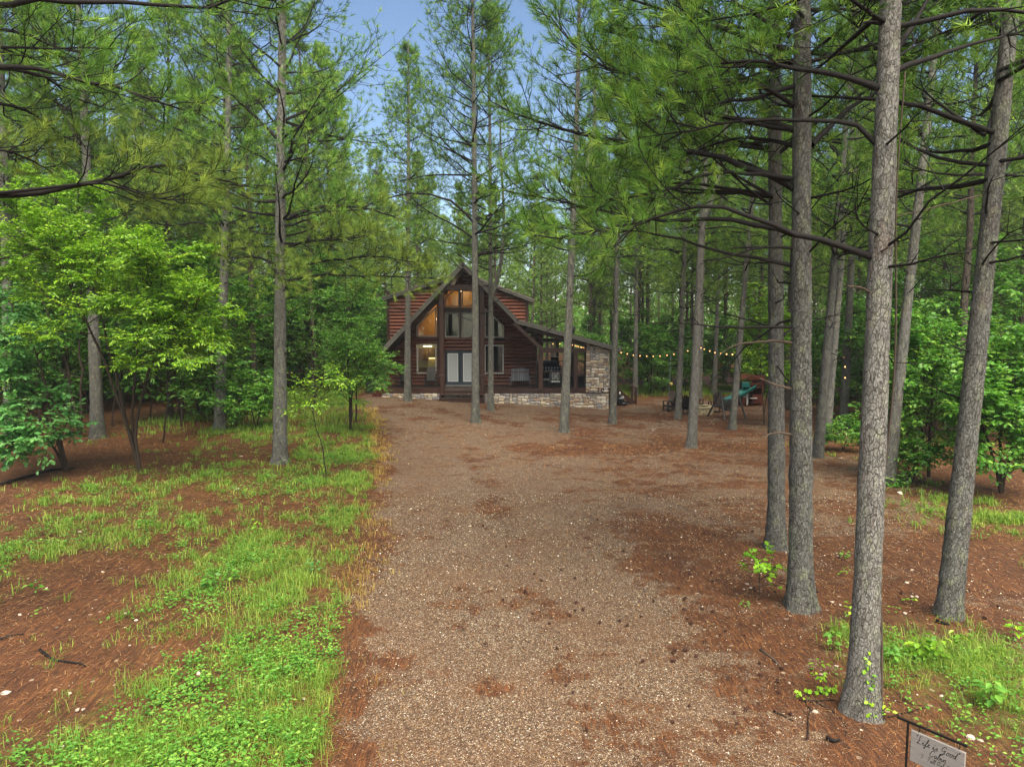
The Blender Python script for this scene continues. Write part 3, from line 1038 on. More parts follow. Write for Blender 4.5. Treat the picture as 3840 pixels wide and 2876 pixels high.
for u in (510, 535, 556):
    m.lathe([(.05, 0), (.09, -.12), (.10, -.16)], (ax(u, 44.9), 44.9, az(728, 44.9) + .08), 8)
cpart(m, 'kitchen_lamp', M['ceilinglamp'])
room(ax(960, YW), ax(1180, YW), DZ + .02, zf2 - .1, YR, M['dark_room'], 'den_room')
room_poly([(420, 672), (640, 672), (640, 385), (600, 400), (438, 560)], 45.2, M['interior_pine'], 'loft_wall')
room(ax(645, YW), ax(955, YW), zf2, az(446, YW), YR, M['dark_room'], 'hall_room')
room(ax(645, YW), ax(955, YW), az(440, YW), az(280, YW), YR, M['interior_pine'], 'attic_wall')
room_poly([(960, 678), (1160, 678), (1150, 560), (990, 405), (960, 395)], YR, M['dark_room'], 'stair_room')
cpart(MB().ball((ax(1040, 44.6), 44.6, az(618, 44.6)), .06), 'sconce_bulb', M['bulb'])
def inlamp(name, x, y, z, e, col=(1, .72, .38)):
    l = bpy.data.lights.new(name, 'POINT'); l.energy = e; l.color = col; l.shadow_soft_size = .12
    o = bpy.data.objects.new(name, l); COL.objects.link(o); o.location = (x, y, z)
inlamp('kitchen_lamp_light', ax(530, 44.6), 44.6, az(765, 44.6), 5, (1, .85, .5))
inlamp('loft_lamp_light', ax(625, 44.25), 44.25, az(520, 44.25), 14, (1, .8, .5))
inlamp('attic_lamp_light', ax(812, 44.25), 44.25, az(300, 44.25), 12, (1, .8, .5))
# doors -------------------------------------------------------------------
cpart(MB().span(door[0], door[1], YW - .12, YW - .02, door[3] - .06, door[3] + .06), 'door_head', M['doorpaint'])
def leaf(u0, u1, gu0, gu1):
    x0, x1, z0, z1 = rect(u0, u1, 784, 1042)
    d = cpart(MB().span(x0, x1, YW - .06, YW, z0, z1, ch=.008), 'door', M['doorpaint'])
    gx0_, gx1_, gz0, gz1 = rect(gu0, gu1, 796, 1006)
    m = MB()
    for a, b, c, e in ((gx0_ - .05, gx0_, gz0, gz1), (gx1_, gx1_ + .05, gz0, gz1), (gx0_ - .05, gx1_ + .05, gz0 - .05, gz0), (gx0_ - .05, gx1_ + .05, gz1, gz1 + .05)):
        m.span(a, b, YW - .085, YW - .062, c, e)
    cpart(m, 'glass_frame', M['whitepaint'], d)
    cpart(MB().span(gx0_, gx1_, YW - .075, YW - .062, gz0, gz1), 'blind_pane', M['blind'], d)
    return d
d1 = leaf(676, 788, 697, 768)
d2 = leaf(791, 922, 820, 902)
m = MB().ball((ax(783, YW), YW - .11, az(928, YW)), .04); m.ball((ax(783, YW), YW - .10, az(905, YW)), .03)
cpart(m, 'handle', M['black'], d1)
cpart(MB().span(door[0], door[1], YW - .2, YW - .02, DZ + .002, DZ + .035), 'door_sill', M['frame'])
cpart(MB().span(ax(660, YW), ax(667, YW), YW - .16, YW - .12, az(895, YW), az(878, YW)), 'doorbell', M['whitepaint'])
# corner and window trim
m = MB().span(ax(1386, YW), ax(1402, YW), YW - .16, YW + .05, DZ, az(640, YW)); cpart(m, 'corner_trim', M['trimwood'])
m = MB().span(ax(640, YW), ax(955, YW), YW - .17, YW - .1, az(466, YW), az(430, YW)); cpart(m, 'window_header', M['trimwood'])
for u in (628, 950):
    m = MB().span(ax(u, YW) - .1, ax(u, YW) + .1, YW - .16, YW - .1, DZ, az(290, YW)); cpart(m, 'wall_stile', M['trimwood'])
m = MB().span(ax(788, YW), ax(802, YW), YW - .15, YW - .09, az(668, YW), az(288, YW)); cpart(m, 'mullion', M['trimwood'])
# porch sconces beside the door (small unlit lanterns with a warm lamp)
for u in (630,):
    m = MB().box((ax(u, YW), YW - .2, az(775, YW)), (.12, .12, .22)); cpart(m, 'wall_lantern', M['black'])
# railings ------------------------------------------------------------------
balme = MB().box((0, 0, 0), (.016, .016, 1)).mesh('baluster', M['black'])
def railing(u0, u1, Y=YF):
    x0, x1 = ax(u0, Y), ax(u1, Y)
    zt, zb = az(934, YF), az(1050, YF)
    root = bpy.data.objects.new('railing', None); link(root, cabin); root.location = (x0 - CB[0], Y - CB[1], 0)
    MB().span(0, x1 - x0, -.05, .05, zt - .045, zt).build('top_rail', M['trimwood'], root)
    MB().span(0, x1 - x0, -.02, .02, zb - .02, zb + .02).build('bottom_rail', M['black'], root)
    n = int((x1 - x0) / .125)
    for i in range(1, n):
        o = bpy.data.objects.new('baluster', balme); link(o, root)
        o.location = ((x1 - x0) * i / n, 0, (zt + zb) / 2 - .02); o.scale = (1, 1, zt - zb - .02)
railing(240, 632); railing(980, 1416); railing(1441, 1694); railing(1719, 1785)
# right end stairs with railing
xs = ax(1985, 44.5)
SG = GZ(xs + 2, 44.5)
stair = cpart(MB().span(xs - .02, xs + .05, 44.0, 45.2, SG - .1, DZ - .02), 'side_stair', M['trimwood'])
for i in range(5):
    zt = DZ - (i + 1) * (DZ - SG) / 6
    cpart(MB().span(xs + .05 + .27 * i, xs + .35 + .27 * i, 44.0, 45.2, zt - .05, zt), 'step', M['trimwood'], stair)
for yy in (43.95, 45.25):
    p0 = (xs, yy, DZ + .95); p1 = (xs + 1.45, yy, SG + 1.0)
    m = MB().bar(p0, p1, .07, .05); m.bar((xs, yy, DZ + .12), (xs + 1.45, yy, SG + .12), .05, .05); m.bar((xs, yy, DZ - .1), (xs + 1.4, yy, SG + .02), .05, .22)
    cpart(m, 'stair_rail', M['trimwood'], stair)
    cpart(MB().box((xs + 1.5, yy, SG + .5), (.14, .14, 1.2), ch=.01), 'newel_post', M['trimwood'], stair)
    m = MB()
    for i in range(1, 11):
        f = i / 11
        zz = DZ + (SG - DZ) * f
        m.bar((xs + 1.45 * f, yy, zz + .12), (xs + 1.45 * f, yy, zz + .95), .014, .014)
    cpart(m, 'stair_baluster', M['black'], stair)
# far railing on the back of the covered porch
for (a, b) in (((ax(1405, 52), 52.0), (ax(1800, 52), 52.0)), ((ax(1800, 52), 52.0), (ax(1975, 46), 46.0))):
    m = MB().bar((a[0], a[1], DZ + 1.05), (b[0], b[1], DZ + 1.05), .09, .05); m.bar((a[0], a[1], DZ + .12), (b[0], b[1], DZ + .12), .05, .05)
    n = 26
    for i in range(n + 1):
        f = i / n
        m.bar((a[0] + (b[0] - a[0]) * f, a[1] + (b[1] - a[1]) * f, DZ + .12), (a[0] + (b[0] - a[0]) * f, a[1] + (b[1] - a[1]) * f, DZ + 1.05), .02, .02)
    cpart(m, 'back_railing', M['trimwood'])
# satellite dish on the porch roof
dx_, dz_ = A(1690, 612, 46)
m = MB(); 
prof = [(.02, 0), (.14, .02), (.24, .06), (.30, .11)]
m.lathe(prof + [(p[0] - .008, p[1] + .012) for p in reversed(prof)], (0, 0, 0), 14)
V = np.concatenate(m.v); R_ = np.array(Matrix.Rotation(math.radians(-70), 3, 'X') @ Matrix.Identity(3)); R2 = np.array(Matrix.Rotation(math.radians(50), 3, 'Z'))
m.v = [(v @ R_.T) @ R2.T for v in m.v]
dish = thing('satellite_dish', 'small dark satellite dish on the sloping porch roof', 'satellite dish', (dx_, 46, dz_))
m.build('dish', M['charcoal'], dish)
MB().tube([(0, 0, 0), (-.05, .1, -.25), (-.05, .12, -.75)], .02, 6).build('mast', M['charcoal'], dish)

# ------------------------------------------------------------------ things on the porch
def A3(u, v, Y):
    p = P(1850 + .2712 * u, 1180 + .2712 * v, Y); return float(p[0]), float(p[2])
def A4(u, v):
    return 2300 + .2939 * u, 1240 + .2939 * v

def slat_chair(name, label, cat, loc, rz, width, nsl, mat, back_h=.72, rockers=False, fan=False, group=None, seat_h=.42, fanw=1.0):
    """slatted porch or garden chair; front faces local -y"""
    t = thing(name, label, cat, loc, rz, group)
    w = width; d = .52
    for i in range(5):
        MB().box((0, -d / 2 + .05 + i * .105, seat_h - .006 * i * 3), (w, .09, .025), ch=.004).build('seat_slat', mat, t)
    for i in range(nsl):
        f = (i + .5) / nsl - .5
        x = f * w * .96
        h = back_h * (1.0 - (1.3 * f * f if fan else .25 * f * f))
        m = MB().bar((x * (.8 if fan else 1), d / 2 - .02, seat_h - .02), (x * fanw, d / 2 + .24, seat_h + h), w / nsl * .86, .022, up=(0, 1, .2))
        m.build('back_slat', mat, t)
    MB().box((0, d / 2 + .06, seat_h + .16), (w * .9, .03, .06)).build('back_rail', mat, t)
    MB().box((0, d / 2 + .19, seat_h + back_h * .68), (w * .92, .03, .06)).build('back_rail', mat, t)
    for s in (-1, 1):
        x = s * (w / 2 + .035)
        MB().box((x, 0, seat_h + .22), (.09, .62, .028), ch=.006).build('armrest', mat, t)
        MB().bar((x, -d / 2 + .02, 0.03), (x, -d / 2 + .02, seat_h + .21), .05, .05).build('leg', mat, t)
        MB().bar((x, d / 2 + .12, 0.03), (x, d / 2 - .04, seat_h + .21), .05, .05).build('leg', mat, t)
        MB().bar((x * .96, -d / 2, seat_h - .05), (x * .96, d / 2 + .05, seat_h - .1), .03, .09).build('seat_rail', mat, t)
        if rockers:
            pts = [(x, -.5 + k * .2, .03 + ((k - 2.6) / 2.6) ** 2 * .07) for k in range(6)]
            MB().tube(pts, .022, 5).build('rocker', mat, t)
    return t
xa, _ = A(558, 1040, 42.9)
slat_chair('rocking_chair', 'dark slatted rocking chair beneath the lit kitchen window', 'chair', (xa, 42.9, DZ), 0, .56, 6, M['charcoal'], .78, True, group='rocking chairs on the porch')
xa, _ = A(362, 1040, 42.9)
slat_chair('rocking_chair', 'dark slatted rocking chair at the porch end behind a pine trunk', 'chair', (xa, 42.9, DZ), 0, .56, 6, M['charcoal'], .78, True, group='rocking chairs on the porch')
xa, _ = A(1266, 1040, 42.8)
slat_chair('double_rocker', 'wide grey slatted double rocker bench against the log wall', 'bench', (xa, 42.8, DZ), 0, 1.12, 12, M['slategrey'], .72, True)
xa, _ = A(800, 1050, 43.2)
mat_ = tag(MB().box((xa, 43.25, DZ + .012), (.95, .5, .02), ch=.005).build('doormat', M['charcoal']), 'dark doormat on the deck before the double door', 'doormat')
# hot tub under a dark cover
x0, z0 = A3(600, 640, 48.5); x1, z1 = A3(905, 640, 48.5)
t = thing('hot_tub', 'dark hot tub with slate cover on the covered porch', 'hot tub', ((x0 + x1) / 2, 48.8, DZ))
w_ = x1 - x0; h_ = z0 - DZ
MB().box((0, 0, h_ * .42), (w_, 1.6, h_ * .84), ch=.06).build('shell', M['black'], t)
MB().box((0, 0, h_ * .92), (w_ + .06, 1.66, h_ * .13), ch=.05).build('cover', M['doorpaint'], t)
for s in (-.3, .3):
    MB().box((s * w_, -.84, h_ * .8), (.05, .02, .22)).build('strap', M['black'], t)
# picnic table under buffalo check cloth
x0, z0 = A3(690, 705, 45.3); x1, z1 = A3(935, 705, 45.3)
t = thing('porch_table', 'small table under the black and white checked cloth', 'table', ((x0 + x1) / 2, 45.3, DZ))
hh = z0 - DZ
MB().box((0, 0, hh - .03), (x1 - x0 - .06, .85, .04)).build('tabletop', M['brownchair'], t)
for sx in (-1, 1):
    for sy in (-1, 1):
        MB().box((sx * (x1 - x0) * .42, sy * .34, (hh - .05) / 2), (.06, .06, hh - .05)).build('leg', M['brownchair'], t)
cl = thing('tablecloth', 'black and white buffalo check cloth draped over porch table', 'tablecloth', ((x0 + x1) / 2, 45.3, DZ))
m = MB().box((0, 0, hh + .004), (x1 - x0, .92, .012))
for i in range(10):
    f0, f1 = i / 10 - .5, (i + 1) / 10 - .5
    dr_ = .32 + .03 * math.sin(i * 1.7)
    m.bar(((f0 + f1) / 2 * (x1 - x0), -.465 - .02 * (i % 2), hh), ((f0 + f1) / 2 * (x1 - x0), -.48 - .03 * (i % 2), hh - dr_), (x1 - x0) / 10 + .004, .008, up=(0, 1, 0))
for s in (-1, 1):
    m.bar((s * (x1 - x0) / 2, 0, hh), (s * ((x1 - x0) / 2 + .02), 0, hh - .32), .9, .008, up=(1, 0, 0))
m.build('cloth', M['check'], cl)
# gas grill
x0, z0 = A3(785, 575, 51); x1, _ = A3(910, 575, 51)
t = thing('gas_grill', 'steel topped gas grill standing at the back porch railing', 'grill', ((x0 + x1) / 2, 51.0, DZ))
gw = x1 - x0; gh = z0 - DZ
MB().box((0, 0, gh * .30), (gw * .8, .5, gh * .55), ch=.02).build('cabinet', M['black'], t)
prof = [(-.28, gh * .62), (-.28, gh * .74), (-.16, gh * .9), (.16, gh * .94), (.28, gh * .8), (.28, gh * .62)]
V = [(s * gw * .42, y, z) for s in (-1, 1) for y, z in prof]
F = [tuple(range(6)), tuple(range(11, 5, -1))] + [(i, i + 6, (i + 1) % 6 + 6, (i + 1) % 6) for i in range(6)]
MB().add(V, F).build('lid', M['charcoal'], t)
MB().box((0, .02, gh * .975), (gw, .5, .05), ch=.02).build('top_shelf', M['silver'], t)
MB().bar((-gw * .3, -.32, gh * .72), (gw * .3, -.32, gh * .72), .03, .03).build('handle', M['silver'], t)
# patio chairs with white cushions and a crossed metal back
def patio_chair(label, loc, rz):
    t = thing('patio_chair', label, 'chair', loc, rz, 'cushioned patio chairs')
    MB().box((0, 0, .42), (.56, .54, .10), ch=.03).build('seat_cushion', M['white'], t)
    MB().box((0, .2, .78), (.5, .10, .5), Matrix.Rotation(-.15, 4, 'X'), ch=.03).build('back_cushion', M['white'], t)
    m = MB()
    for s in (-1, 1):
        m.tube([(s * .3, -.25, 0), (s * .3, -.25, .6), (s * .3, .2, .62)], .016, 5)
        m.tube([(s * .28, .2, 0), (s * .28, .24, .5), (s * .28, .34, 1.0)], .018, 5)
    m.tube([(-.28, .34, 1.0), (.28, .34, 1.0)], .018, 5); m.tube([(-.28, .25, .52), (.28, .25, .52)], .014, 5)
    m.build('frame', M['black'], t)
    m = MB()
    for k in range(3):
        a = -.28 + .28 * k
        m.tube([(a, .31, .56), (min(.28, a + .28), .38, .98)], .013, 4); m.tube([(a, .38, .98), (min(.28, a + .28), .31, .56)], .013, 4)
    m.build('lattice', M['black'], t)
xa, _ = A3(848, 980, 42.3)
patio_chair('patio chair with crossed black back and white cushions nearest railing', (xa, 42.2, DZ), math.pi + .1)
xa, _ = A3(750, 960, 43.6)
patio_chair('white cushioned patio chair turned sideways beside the checked table', (xa, 43.6, DZ), -1.7)
x0, z0 = A3(1050, 880, 43.4); x1, _ = A3(1260, 880, 43.4)
t = thing('fire_table', 'low dark fire table beside the stone chimney wall', 'table', ((x0 + x1) / 2, 43.4, DZ))
MB().box((0, 0, .62), (x1 - x0, .9, .06), ch=.01).build('tabletop', M['brownchair'], t)
MB().box((0, 0, .3), ((x1 - x0) * .8, .7, .58), ch=.02).build('base', M['black'], t)
m = MB().ball((0, 0, .66), .14, 8, 5, (1, 1, .4)); m.build('burner_bowl', M['silver'], t)
# black bag against the side stairs
x0, z0 = A3(1745, 1300, 43.0)
t = thing('rubbish_bag', 'shiny black bag slumped at the foot of side stairs', 'bag', (x0, 43.0, GZ(x0, 43.0)))
m = MB().ball((0, 0, .3), .32, 10, 8, (1, .9, 1.15)); V = np.concatenate(m.v); V = V + np.random.default_rng(3).normal(0, .03, V.shape); V[:, 2] = np.maximum(V[:, 2], 0.0)
m.v = [V]; m.build('bag', M['bag'], t)
MB().ball((.25, -.1, .12), .17, 8, 6, (1.5, 1, .7)).build('loose_flap', M['bag'], t)
MB().tube([(-.02, 0, .6), (.02, .02, .72), (.0, 0, .8)], [.03, .05, .07], 6).build('tied_neck', M['whitepaint'], t)
# bin and rag at the other end of the porch
pb = P(1392, 1455, 42.6)
t = thing('wheelie_bin', 'dark green wheeled bin beyond the porch end', 'bin', (pb[0], 42.6, GZ(pb[0], 42.6)))
m = MB(); V = [(sx * a, sy * a * 1.1, z) for z, a in ((.05, .23), (.95, .3)) for sx, sy in ((-1, -1), (1, -1), (1, 1), (-1, 1))]
m.add(V, [(0, 3, 2, 1), (4, 5, 6, 7)] + [(i, (i + 1) % 4, (i + 1) % 4 + 4, i + 4) for i in range(4)]); m.build('body', M['bin'], t)
MB().box((0, -.02, .99), (.66, .74, .07), ch=.02).build('lid', M['bin'], t)
for s in (-1, 1):
    MB().tube([(s * .2, .28, .1), (s * .27, .28, .1)], .1, 10).build('wheel', M['black'], t)
pb = P(1419, 1470, 40.9)
t = thing('hanging_tarp', 'dark red tarp slumped against the porch corner', 'tarp', (pb[0], 40.95, GZ(pb[0], 40.95)))
m = MB()
for i in range(6):
    a = -.15 + i * .06
    m.tube([(a + .12, .02 * (i % 2), .82), (a * 1.2 + .02, -.04 * (i % 3), .45), (a * 1.6 - .1, -.1, .0)], [.03, .05, .07], 5)
m.build('folds', M['hose'], t)

# ------------------------------------------------------------------ the yard
pit = G(*A4(1105, 1060))
t = thing('fire_pit', 'round fire pit of pale stacked blocks in the yard', 'fire pit', pit)
bl_ = MB().box((0, 0, 0), (.30, .20, .125), ch=.02).mesh('block', M['pitstone'])
for k in range(3):
    for i in range(14):
        a = 2 * math.pi * (i + .5 * (k % 2)) / 14
        mobj('block', bl_, t, (.62 * math.cos(a), .62 * math.sin(a), .065 + .13 * k), (0, 0, a + math.pi / 2))
m = MB().lathe([(.50, .30), (.74, .30), (.74, .40)], sides=24)
capv = []
for i in range(24):
    a = 2 * math.pi * i / 24
    capv.append(a)
capm = MB().box((0, 0, 0), (.19, .26, .05), ch=.01).mesh('cap_block', M['pitstone'])
for a in capv:
    mobj('cap_block', capm, t, (.62 * math.cos(a), .62 * math.sin(a), .42), (0, 0, a + math.pi / 2))
MB().lathe([(.5, .02), (.5, .22)], sides=16).build('ash_bed', M['soil'], t)

def adirondack(label, uv, rz, mat):
    p = G(*A4(*uv))
    return slat_chair('adirondack_chair', label, 'chair', p, rz, .58, 6, mat, .78, False, True, 'fan-backed chairs round the fire pit', .36, 1.12)
adirondack('black fan-backed chair with its side to the cabin', (715, 1030), -1.4, M['black'])
adirondack('dark fan-backed chair facing the drive behind a pine trunk', (800, 1015), .35, M['brownchair'])
adirondack('black fan-backed chair hidden behind the pale forked pine trunk', (950, 1072), 2.6, M['black'])
adirondack('brown fan-backed chair half hidden behind fire pit', (1055, 1000), .1, M['brownchair'])
adirondack('brown fan-backed chair between fire pit and swing frame', (1300, 1040), -.6, M['brownchair'])

# A-frame bench swing
sw = G(*A4(1450, 1115))
t = thing('bench_swing', 'black A-frame bench swing next to the fire pit', 'swing', sw, .12)
def rel(u, v, dy=0.0):
    q = P(*A4(u, v), sw[1] + dy); return (q[0] - sw[0], dy, q[2] - sw[2])
for a, b in (((1350, 790), (1210, 1105)), ((1368, 785), (1395, 1140)), ((1592, 782), (1680, 1122)), ((1578, 785), (1530, 1090))):
    d1_ = -.75 if b[1] > 1110 else .6
    p1 = rel(*b, d1_); p1 = (p1[0], p1[1], float(zg(sw[0] + p1[0], sw[1] + d1_)) - sw[2])
    m = MB().bar(rel(*a, 0), p1, .07, .07); m.build('leg', M['charcoal'], t)
MB().bar(rel(1335, 778), rel(1608, 772), .08, .08).build('top_bar', M['charcoal'], t)
MB().bar(rel(1270, 955, -.1), rel(1390, 965, -.4), .05, .05).build('side_brace', M['charcoal'], t)
x0, x1 = rel(1390, 1040)[0], rel(1560, 1040)[0]
for i in range(5):
    MB().bar((x0, -.25 + i * .11, .45), (x1, -.25 + i * .11, .43), .09, .025).build('seat_slat', M['black'], t)
for i in range(9):
    xx_ = x0 + (x1 - x0) * (i + .5) / 9
    MB().bar((xx_, .25, .45), (xx_, .48, .98), .06, .02, up=(0, 1, .3)).build('back_slat', M['black'], t)
for x in (x0, x1):
    MB().box((x, 0, .66), (.07, .6, .03)).build('armrest', M['black'], t)
    MB().tube([(x, -.2, .66), ((x0 + x1) / 2 + (x - (x0 + x1) / 2) * 1.02, 0, rel(1450, 780)[2])], .012, 4).build('chain', M['black'], t)

# tetherball pole
p0 = G(*A4(710, 808)); pt_ = P(*A4(731, 320), p0[1])
t = thing('tetherball_pole', 'tall grey tetherball pole at the wood edge', 'pole', p0)
MB().tube([(0, 0, 0), (pt_[0] - p0[0], 0, pt_[2] - p0[2])], .035, 8).build('pole', M['galv'], t)
b_ = P(*A4(735, 680), p0[1] - .1)
MB().tube([(pt_[0] - p0[0], 0, pt_[2] - p0[2]), (b_[0] - p0[0], -.1, b_[2] - p0[2] + .12)], .008, 4).build('rope', M['galv'], t)
MB().ball((b_[0] - p0[0], -.1, b_[2] - p0[2]), .13, 12, 8).build('ball', M['ball'], t, smooth=True)
# timber border
pA, pB = G(*A4(520, 775)), G(*A4(800, 788))
t = thing('timber_edging', 'low brown timber edging near the tetherball pole', 'edging', ((pA + pB) / 2))
c_ = (pA + pB) / 2
m = MB()
MB().bar(pA - c_ + np.array([0, 0, .09]), pB - c_ + np.array([0, 0, .09]), .15, .18).build('timber', M['trimwood'], t)
MB().bar(pA - c_ + np.array([.1, .12, .24]), (pA + (pB - pA) * .55) - c_ + np.array([0, .12, .24]), .13, .12).build('timber', M['trimwood'], t)

# play set with slide
ps = G(*A4(1790, 955))
t = thing('play_set', 'red brown wooden playhouse with a green slide', 'playhouse', ps)
def rp(u, v, dy=0.0):
    q = P(*A4(u, v), ps[1] + dy); return np.array([q[0] - ps[0], dy, q[2] - ps[2]])
a0, a1 = rp(1655, 900)[0], rp(1895, 900)[0]
hz = rp(1700, 620)[2]; wz = rp(1700, 765)[2]
for x in (a0, a1):
    for y in (0, 1.5):
        MB().box((x, y, hz / 2), (.12, .12, hz)).build('corner_post', M['redwood'], t)
fl = rp(1700, 720)[2]
n = 14
for i in range(n):
    xx_ = a0 + (a1 - a0) * (i + .5) / n
    if i in (4, 5, 6):
        continue
    MB().box((xx_, -.02, rp(1700, 870)[2] / 1.0), ((a1 - a0) / n * .95, .03, .55)).build('wall_board', M['redwood'], t)
for k in range(5):
    MB().box(((a0 + a1) / 2, 1.5, .15 + k * .24), (a1 - a0, .04, .22)).build('wall_board', M['redwood'], t)
for x in (a0, a1):
    for k in range(5):
        MB().box((x, .75, .15 + k * .24), (.04, 1.4, .22)).build('wall_board', M['redwood'], t)
MB().box(((a0 + a1) / 2, .75, fl), (a1 - a0 + .1, 1.6, .08)).build('platform', M['redwood'], t)
for k in range(3):
    MB().box(((a0 + a1) / 2 + .25, -.03, fl + .2 + k * .22), ((a1 - a0) * .7, .03, .16)).build('guard_board', M['redwood'], t)
# pitched roof of the tower
rm_ = (a0 + a1) / 2
V = [(a0 - .2, -.2, hz), (a1 + .2, -.2, hz), (a1 + .2, 1.7, hz), (a0 - .2, 1.7, hz), (rm_, -.2, hz + .3), (rm_, 1.7, hz + .3)]
MB().add(V, [(0, 1, 4), (2, 3, 5), (0, 4, 5, 3), (1, 2, 5, 4), (0, 3, 2, 1)]).build('roof', M['redwood'], t)
q0, q1 = rp(1693, 915), rp(1718, 765)
MB().span(q0[0], q1[0], -.08, -.04, .05, q1[2]).build('door_panel', M['whitepaint'], t)
m = MB()
w0, w1 = rp(1652, 845), rp(1688, 800)
for fx in (0, .5, 1): m.box((w0[0] + (w1[0] - w0[0]) * fx, -.08, (w0[2] + w1[2]) / 2), (.03, .03, w1[2] - w0[2]))
for fz in (0, .5, 1): m.box(((w0[0] + w1[0]) / 2, -.08, w0[2] + (w1[2] - w0[2]) * fz), (w1[0] - w0[0], .03, .03))
m.build('window_frame', M['whitepaint'], t)
MB().span(w0[0], w1[0], -.055, -.04, w0[2], w1[2]).build('window_pane', M['black'], t)
s0_, s1_ = rp(1735, 855), rp(1820, 862)
MB().span(s0_[0], s1_[0], -.25, -.05, s0_[2] - .03, s0_[2]).build('counter', M['whitepaint'], t)
# slide: curved trough
sl = []
for f in np.linspace(0, 1, 14):
    u = 1790 + (1440 - 1790) * f
    v = 715 + (905 - 715) * (f * 1.25 - .25 * f * f if f < 1 else 1)
    sl.append(rp(u, v, -.1 - .9 * f))
sl = np.array(sl); sl[-1, 2] = max(sl[-1, 2], .2); sl[-2, 2] = sl[-1, 2] + .03
prof = [(-.3, .16), (-.27, .18), (-.24, .02), (0, -.02), (.24, .02), (.27, .18), (.3, .16), (.27, -.04), (0, -.07), (-.27, -.04)]
V = []
tx = _norm(np.gradient(sl, axis=0))
for k in range(len(sl)):
    side = _norm(np.cross(tx[k], [0, 0, 1.])); up_ = np.cross(side, tx[k])
    for a, b in prof: V.append(sl[k] + side * a + up_ * b)
F = []
kk = len(prof)
for k in range(len(sl) - 1):
    for i in range(kk):
        j = (i + 1) % kk
        F.append((k * kk + i, k * kk + j, (k + 1) * kk + j, (k + 1) * kk + i))
F.append(tuple(range(kk))); F.append(tuple((len(sl) - 1) * kk + i for i in range(kk))[::-1])
MB().add(V, F).build('slide', M['slide'], t, smooth=True)
MB().box((rp(1680, 700)[0], -.1, fl + .16), (.5, .3, .34), ch=.03).build('slide_hood', M['slide'], t)

# string lights
BULB = MB().ball((0, 0, -.05), .03, 8, 6, (1, 1, 1.25)).mesh('bulb', M['bulb'], True)
SOCK = MB().lathe([(.018, 0), (.022, .05), (.015, .07)], sides=6).mesh('socket', M['black'])
def strand(label, pts3, per_seg_bulbs=None, wire=None):
    t = thing('string_lights', label, 'string lights', pts3[0], 0, 'warm string lights')
    o0 = np.array(pts3[0])
    W = [np.array(p) - o0 + np.array([0, 0, .1]) for p in (wire or pts3)]
    MB().tube(W, .009, 4).build('wire', M['black'], t)
    for p in pts3:
        q = np.array(p) - o0
        b = mobj('bulb', BULB, t, q + np.array([0, 0, .03]))
        mobj('socket', SOCK, b, (0, 0, 0))
st = [(100, 277), (178, 293), (255, 310), (340, 318), (427, 322), (508, 324), (595, 320), (685, 311), (773, 297), (862, 276), (950, 254), (1035, 235), (1105, 215)]
strand('warm string lights hung from porch eave across the yard', [tuple(P(*A4(*q), 41 + 1.2 * i / 12)) for i, q in enumerate(st)])
st = [(1118, 215), (1160, 232), (1230, 256), (1296, 276), (1372, 288), (1445, 295), (1520, 298)]
strand('short run of warm string lights above the bench swing', [tuple(P(*A4(*q), 42.1 - 11.6 * i / 6)) for i, q in enumerate(st)])
st = [(3163, 1338), (3169, 1374), (3169, 1415)]
strand('three warm bulbs hanging down a pine trunk beyond the swing', [tuple(P(a, b, 32.0)) for a, b in st])
st = [(822, 400), (920, 402), (1000, 407), (1072, 412), (1093, 416), (1133, 427), (1157, 433), (1178, 438), (1212, 447), (1226, 452), (1250, 455)]
strand('warm string lights under the covered porch roof', [tuple(P(1850 + .2712 * a, 1180 + .2712 * b, 50 - 8 * i / 10)) for i, (a, b) in enumerate(st)])

# yard sign
pr = P(3408, 2705, 6.15)
szt = pr[2]
def sg(px, py, z=szt):
    d = ray(px, py); tt = (z - CAMZ) / d[2]; return np.array([tt * d[0], tt * d[1], z])
e0, e1 = sg(3365, 2687), sg(3628, 2798)
ps_ = e0 + (e1 - e0) * .165
gz_ = float(zg(ps_[0], ps_[1]))
t = thing('yard_sign', 'grey wooden cabin name sign hanging from black iron rod', 'sign', (ps_[0], ps_[1], gz_), math.atan2(e1[1] - e0[1], e1[0] - e0[0]))
Lr = float(np.linalg.norm(e1 - e0)); H = szt - gz_
MB().tube([(0, 0, -.05), (0, 0, H)], .011, 8).build('pole', M['black'], t)
MB().bar((-.165 * Lr, 0, H), (.835 * Lr, 0, H), .018, .018).build('crossbar', M['black'], t)
bx0, bx1 = .055 * Lr, .82 * Lr
bh = .66 * (bx1 - bx0)
bt = H - .06
for x in (bx0 + .1 * Lr, bx1 - .1 * Lr):
    MB().tube([(x, 0, H), (x + .012, 0, H - .03), (x, 0, bt - .01)], .004, 5).build('hook', M['black'], t)
bd = MB().box(((bx0 + bx1) / 2, 0, bt - bh / 2), (bx1 - bx0, .022, bh), ch=.004).build('board', M['signwood'], t)
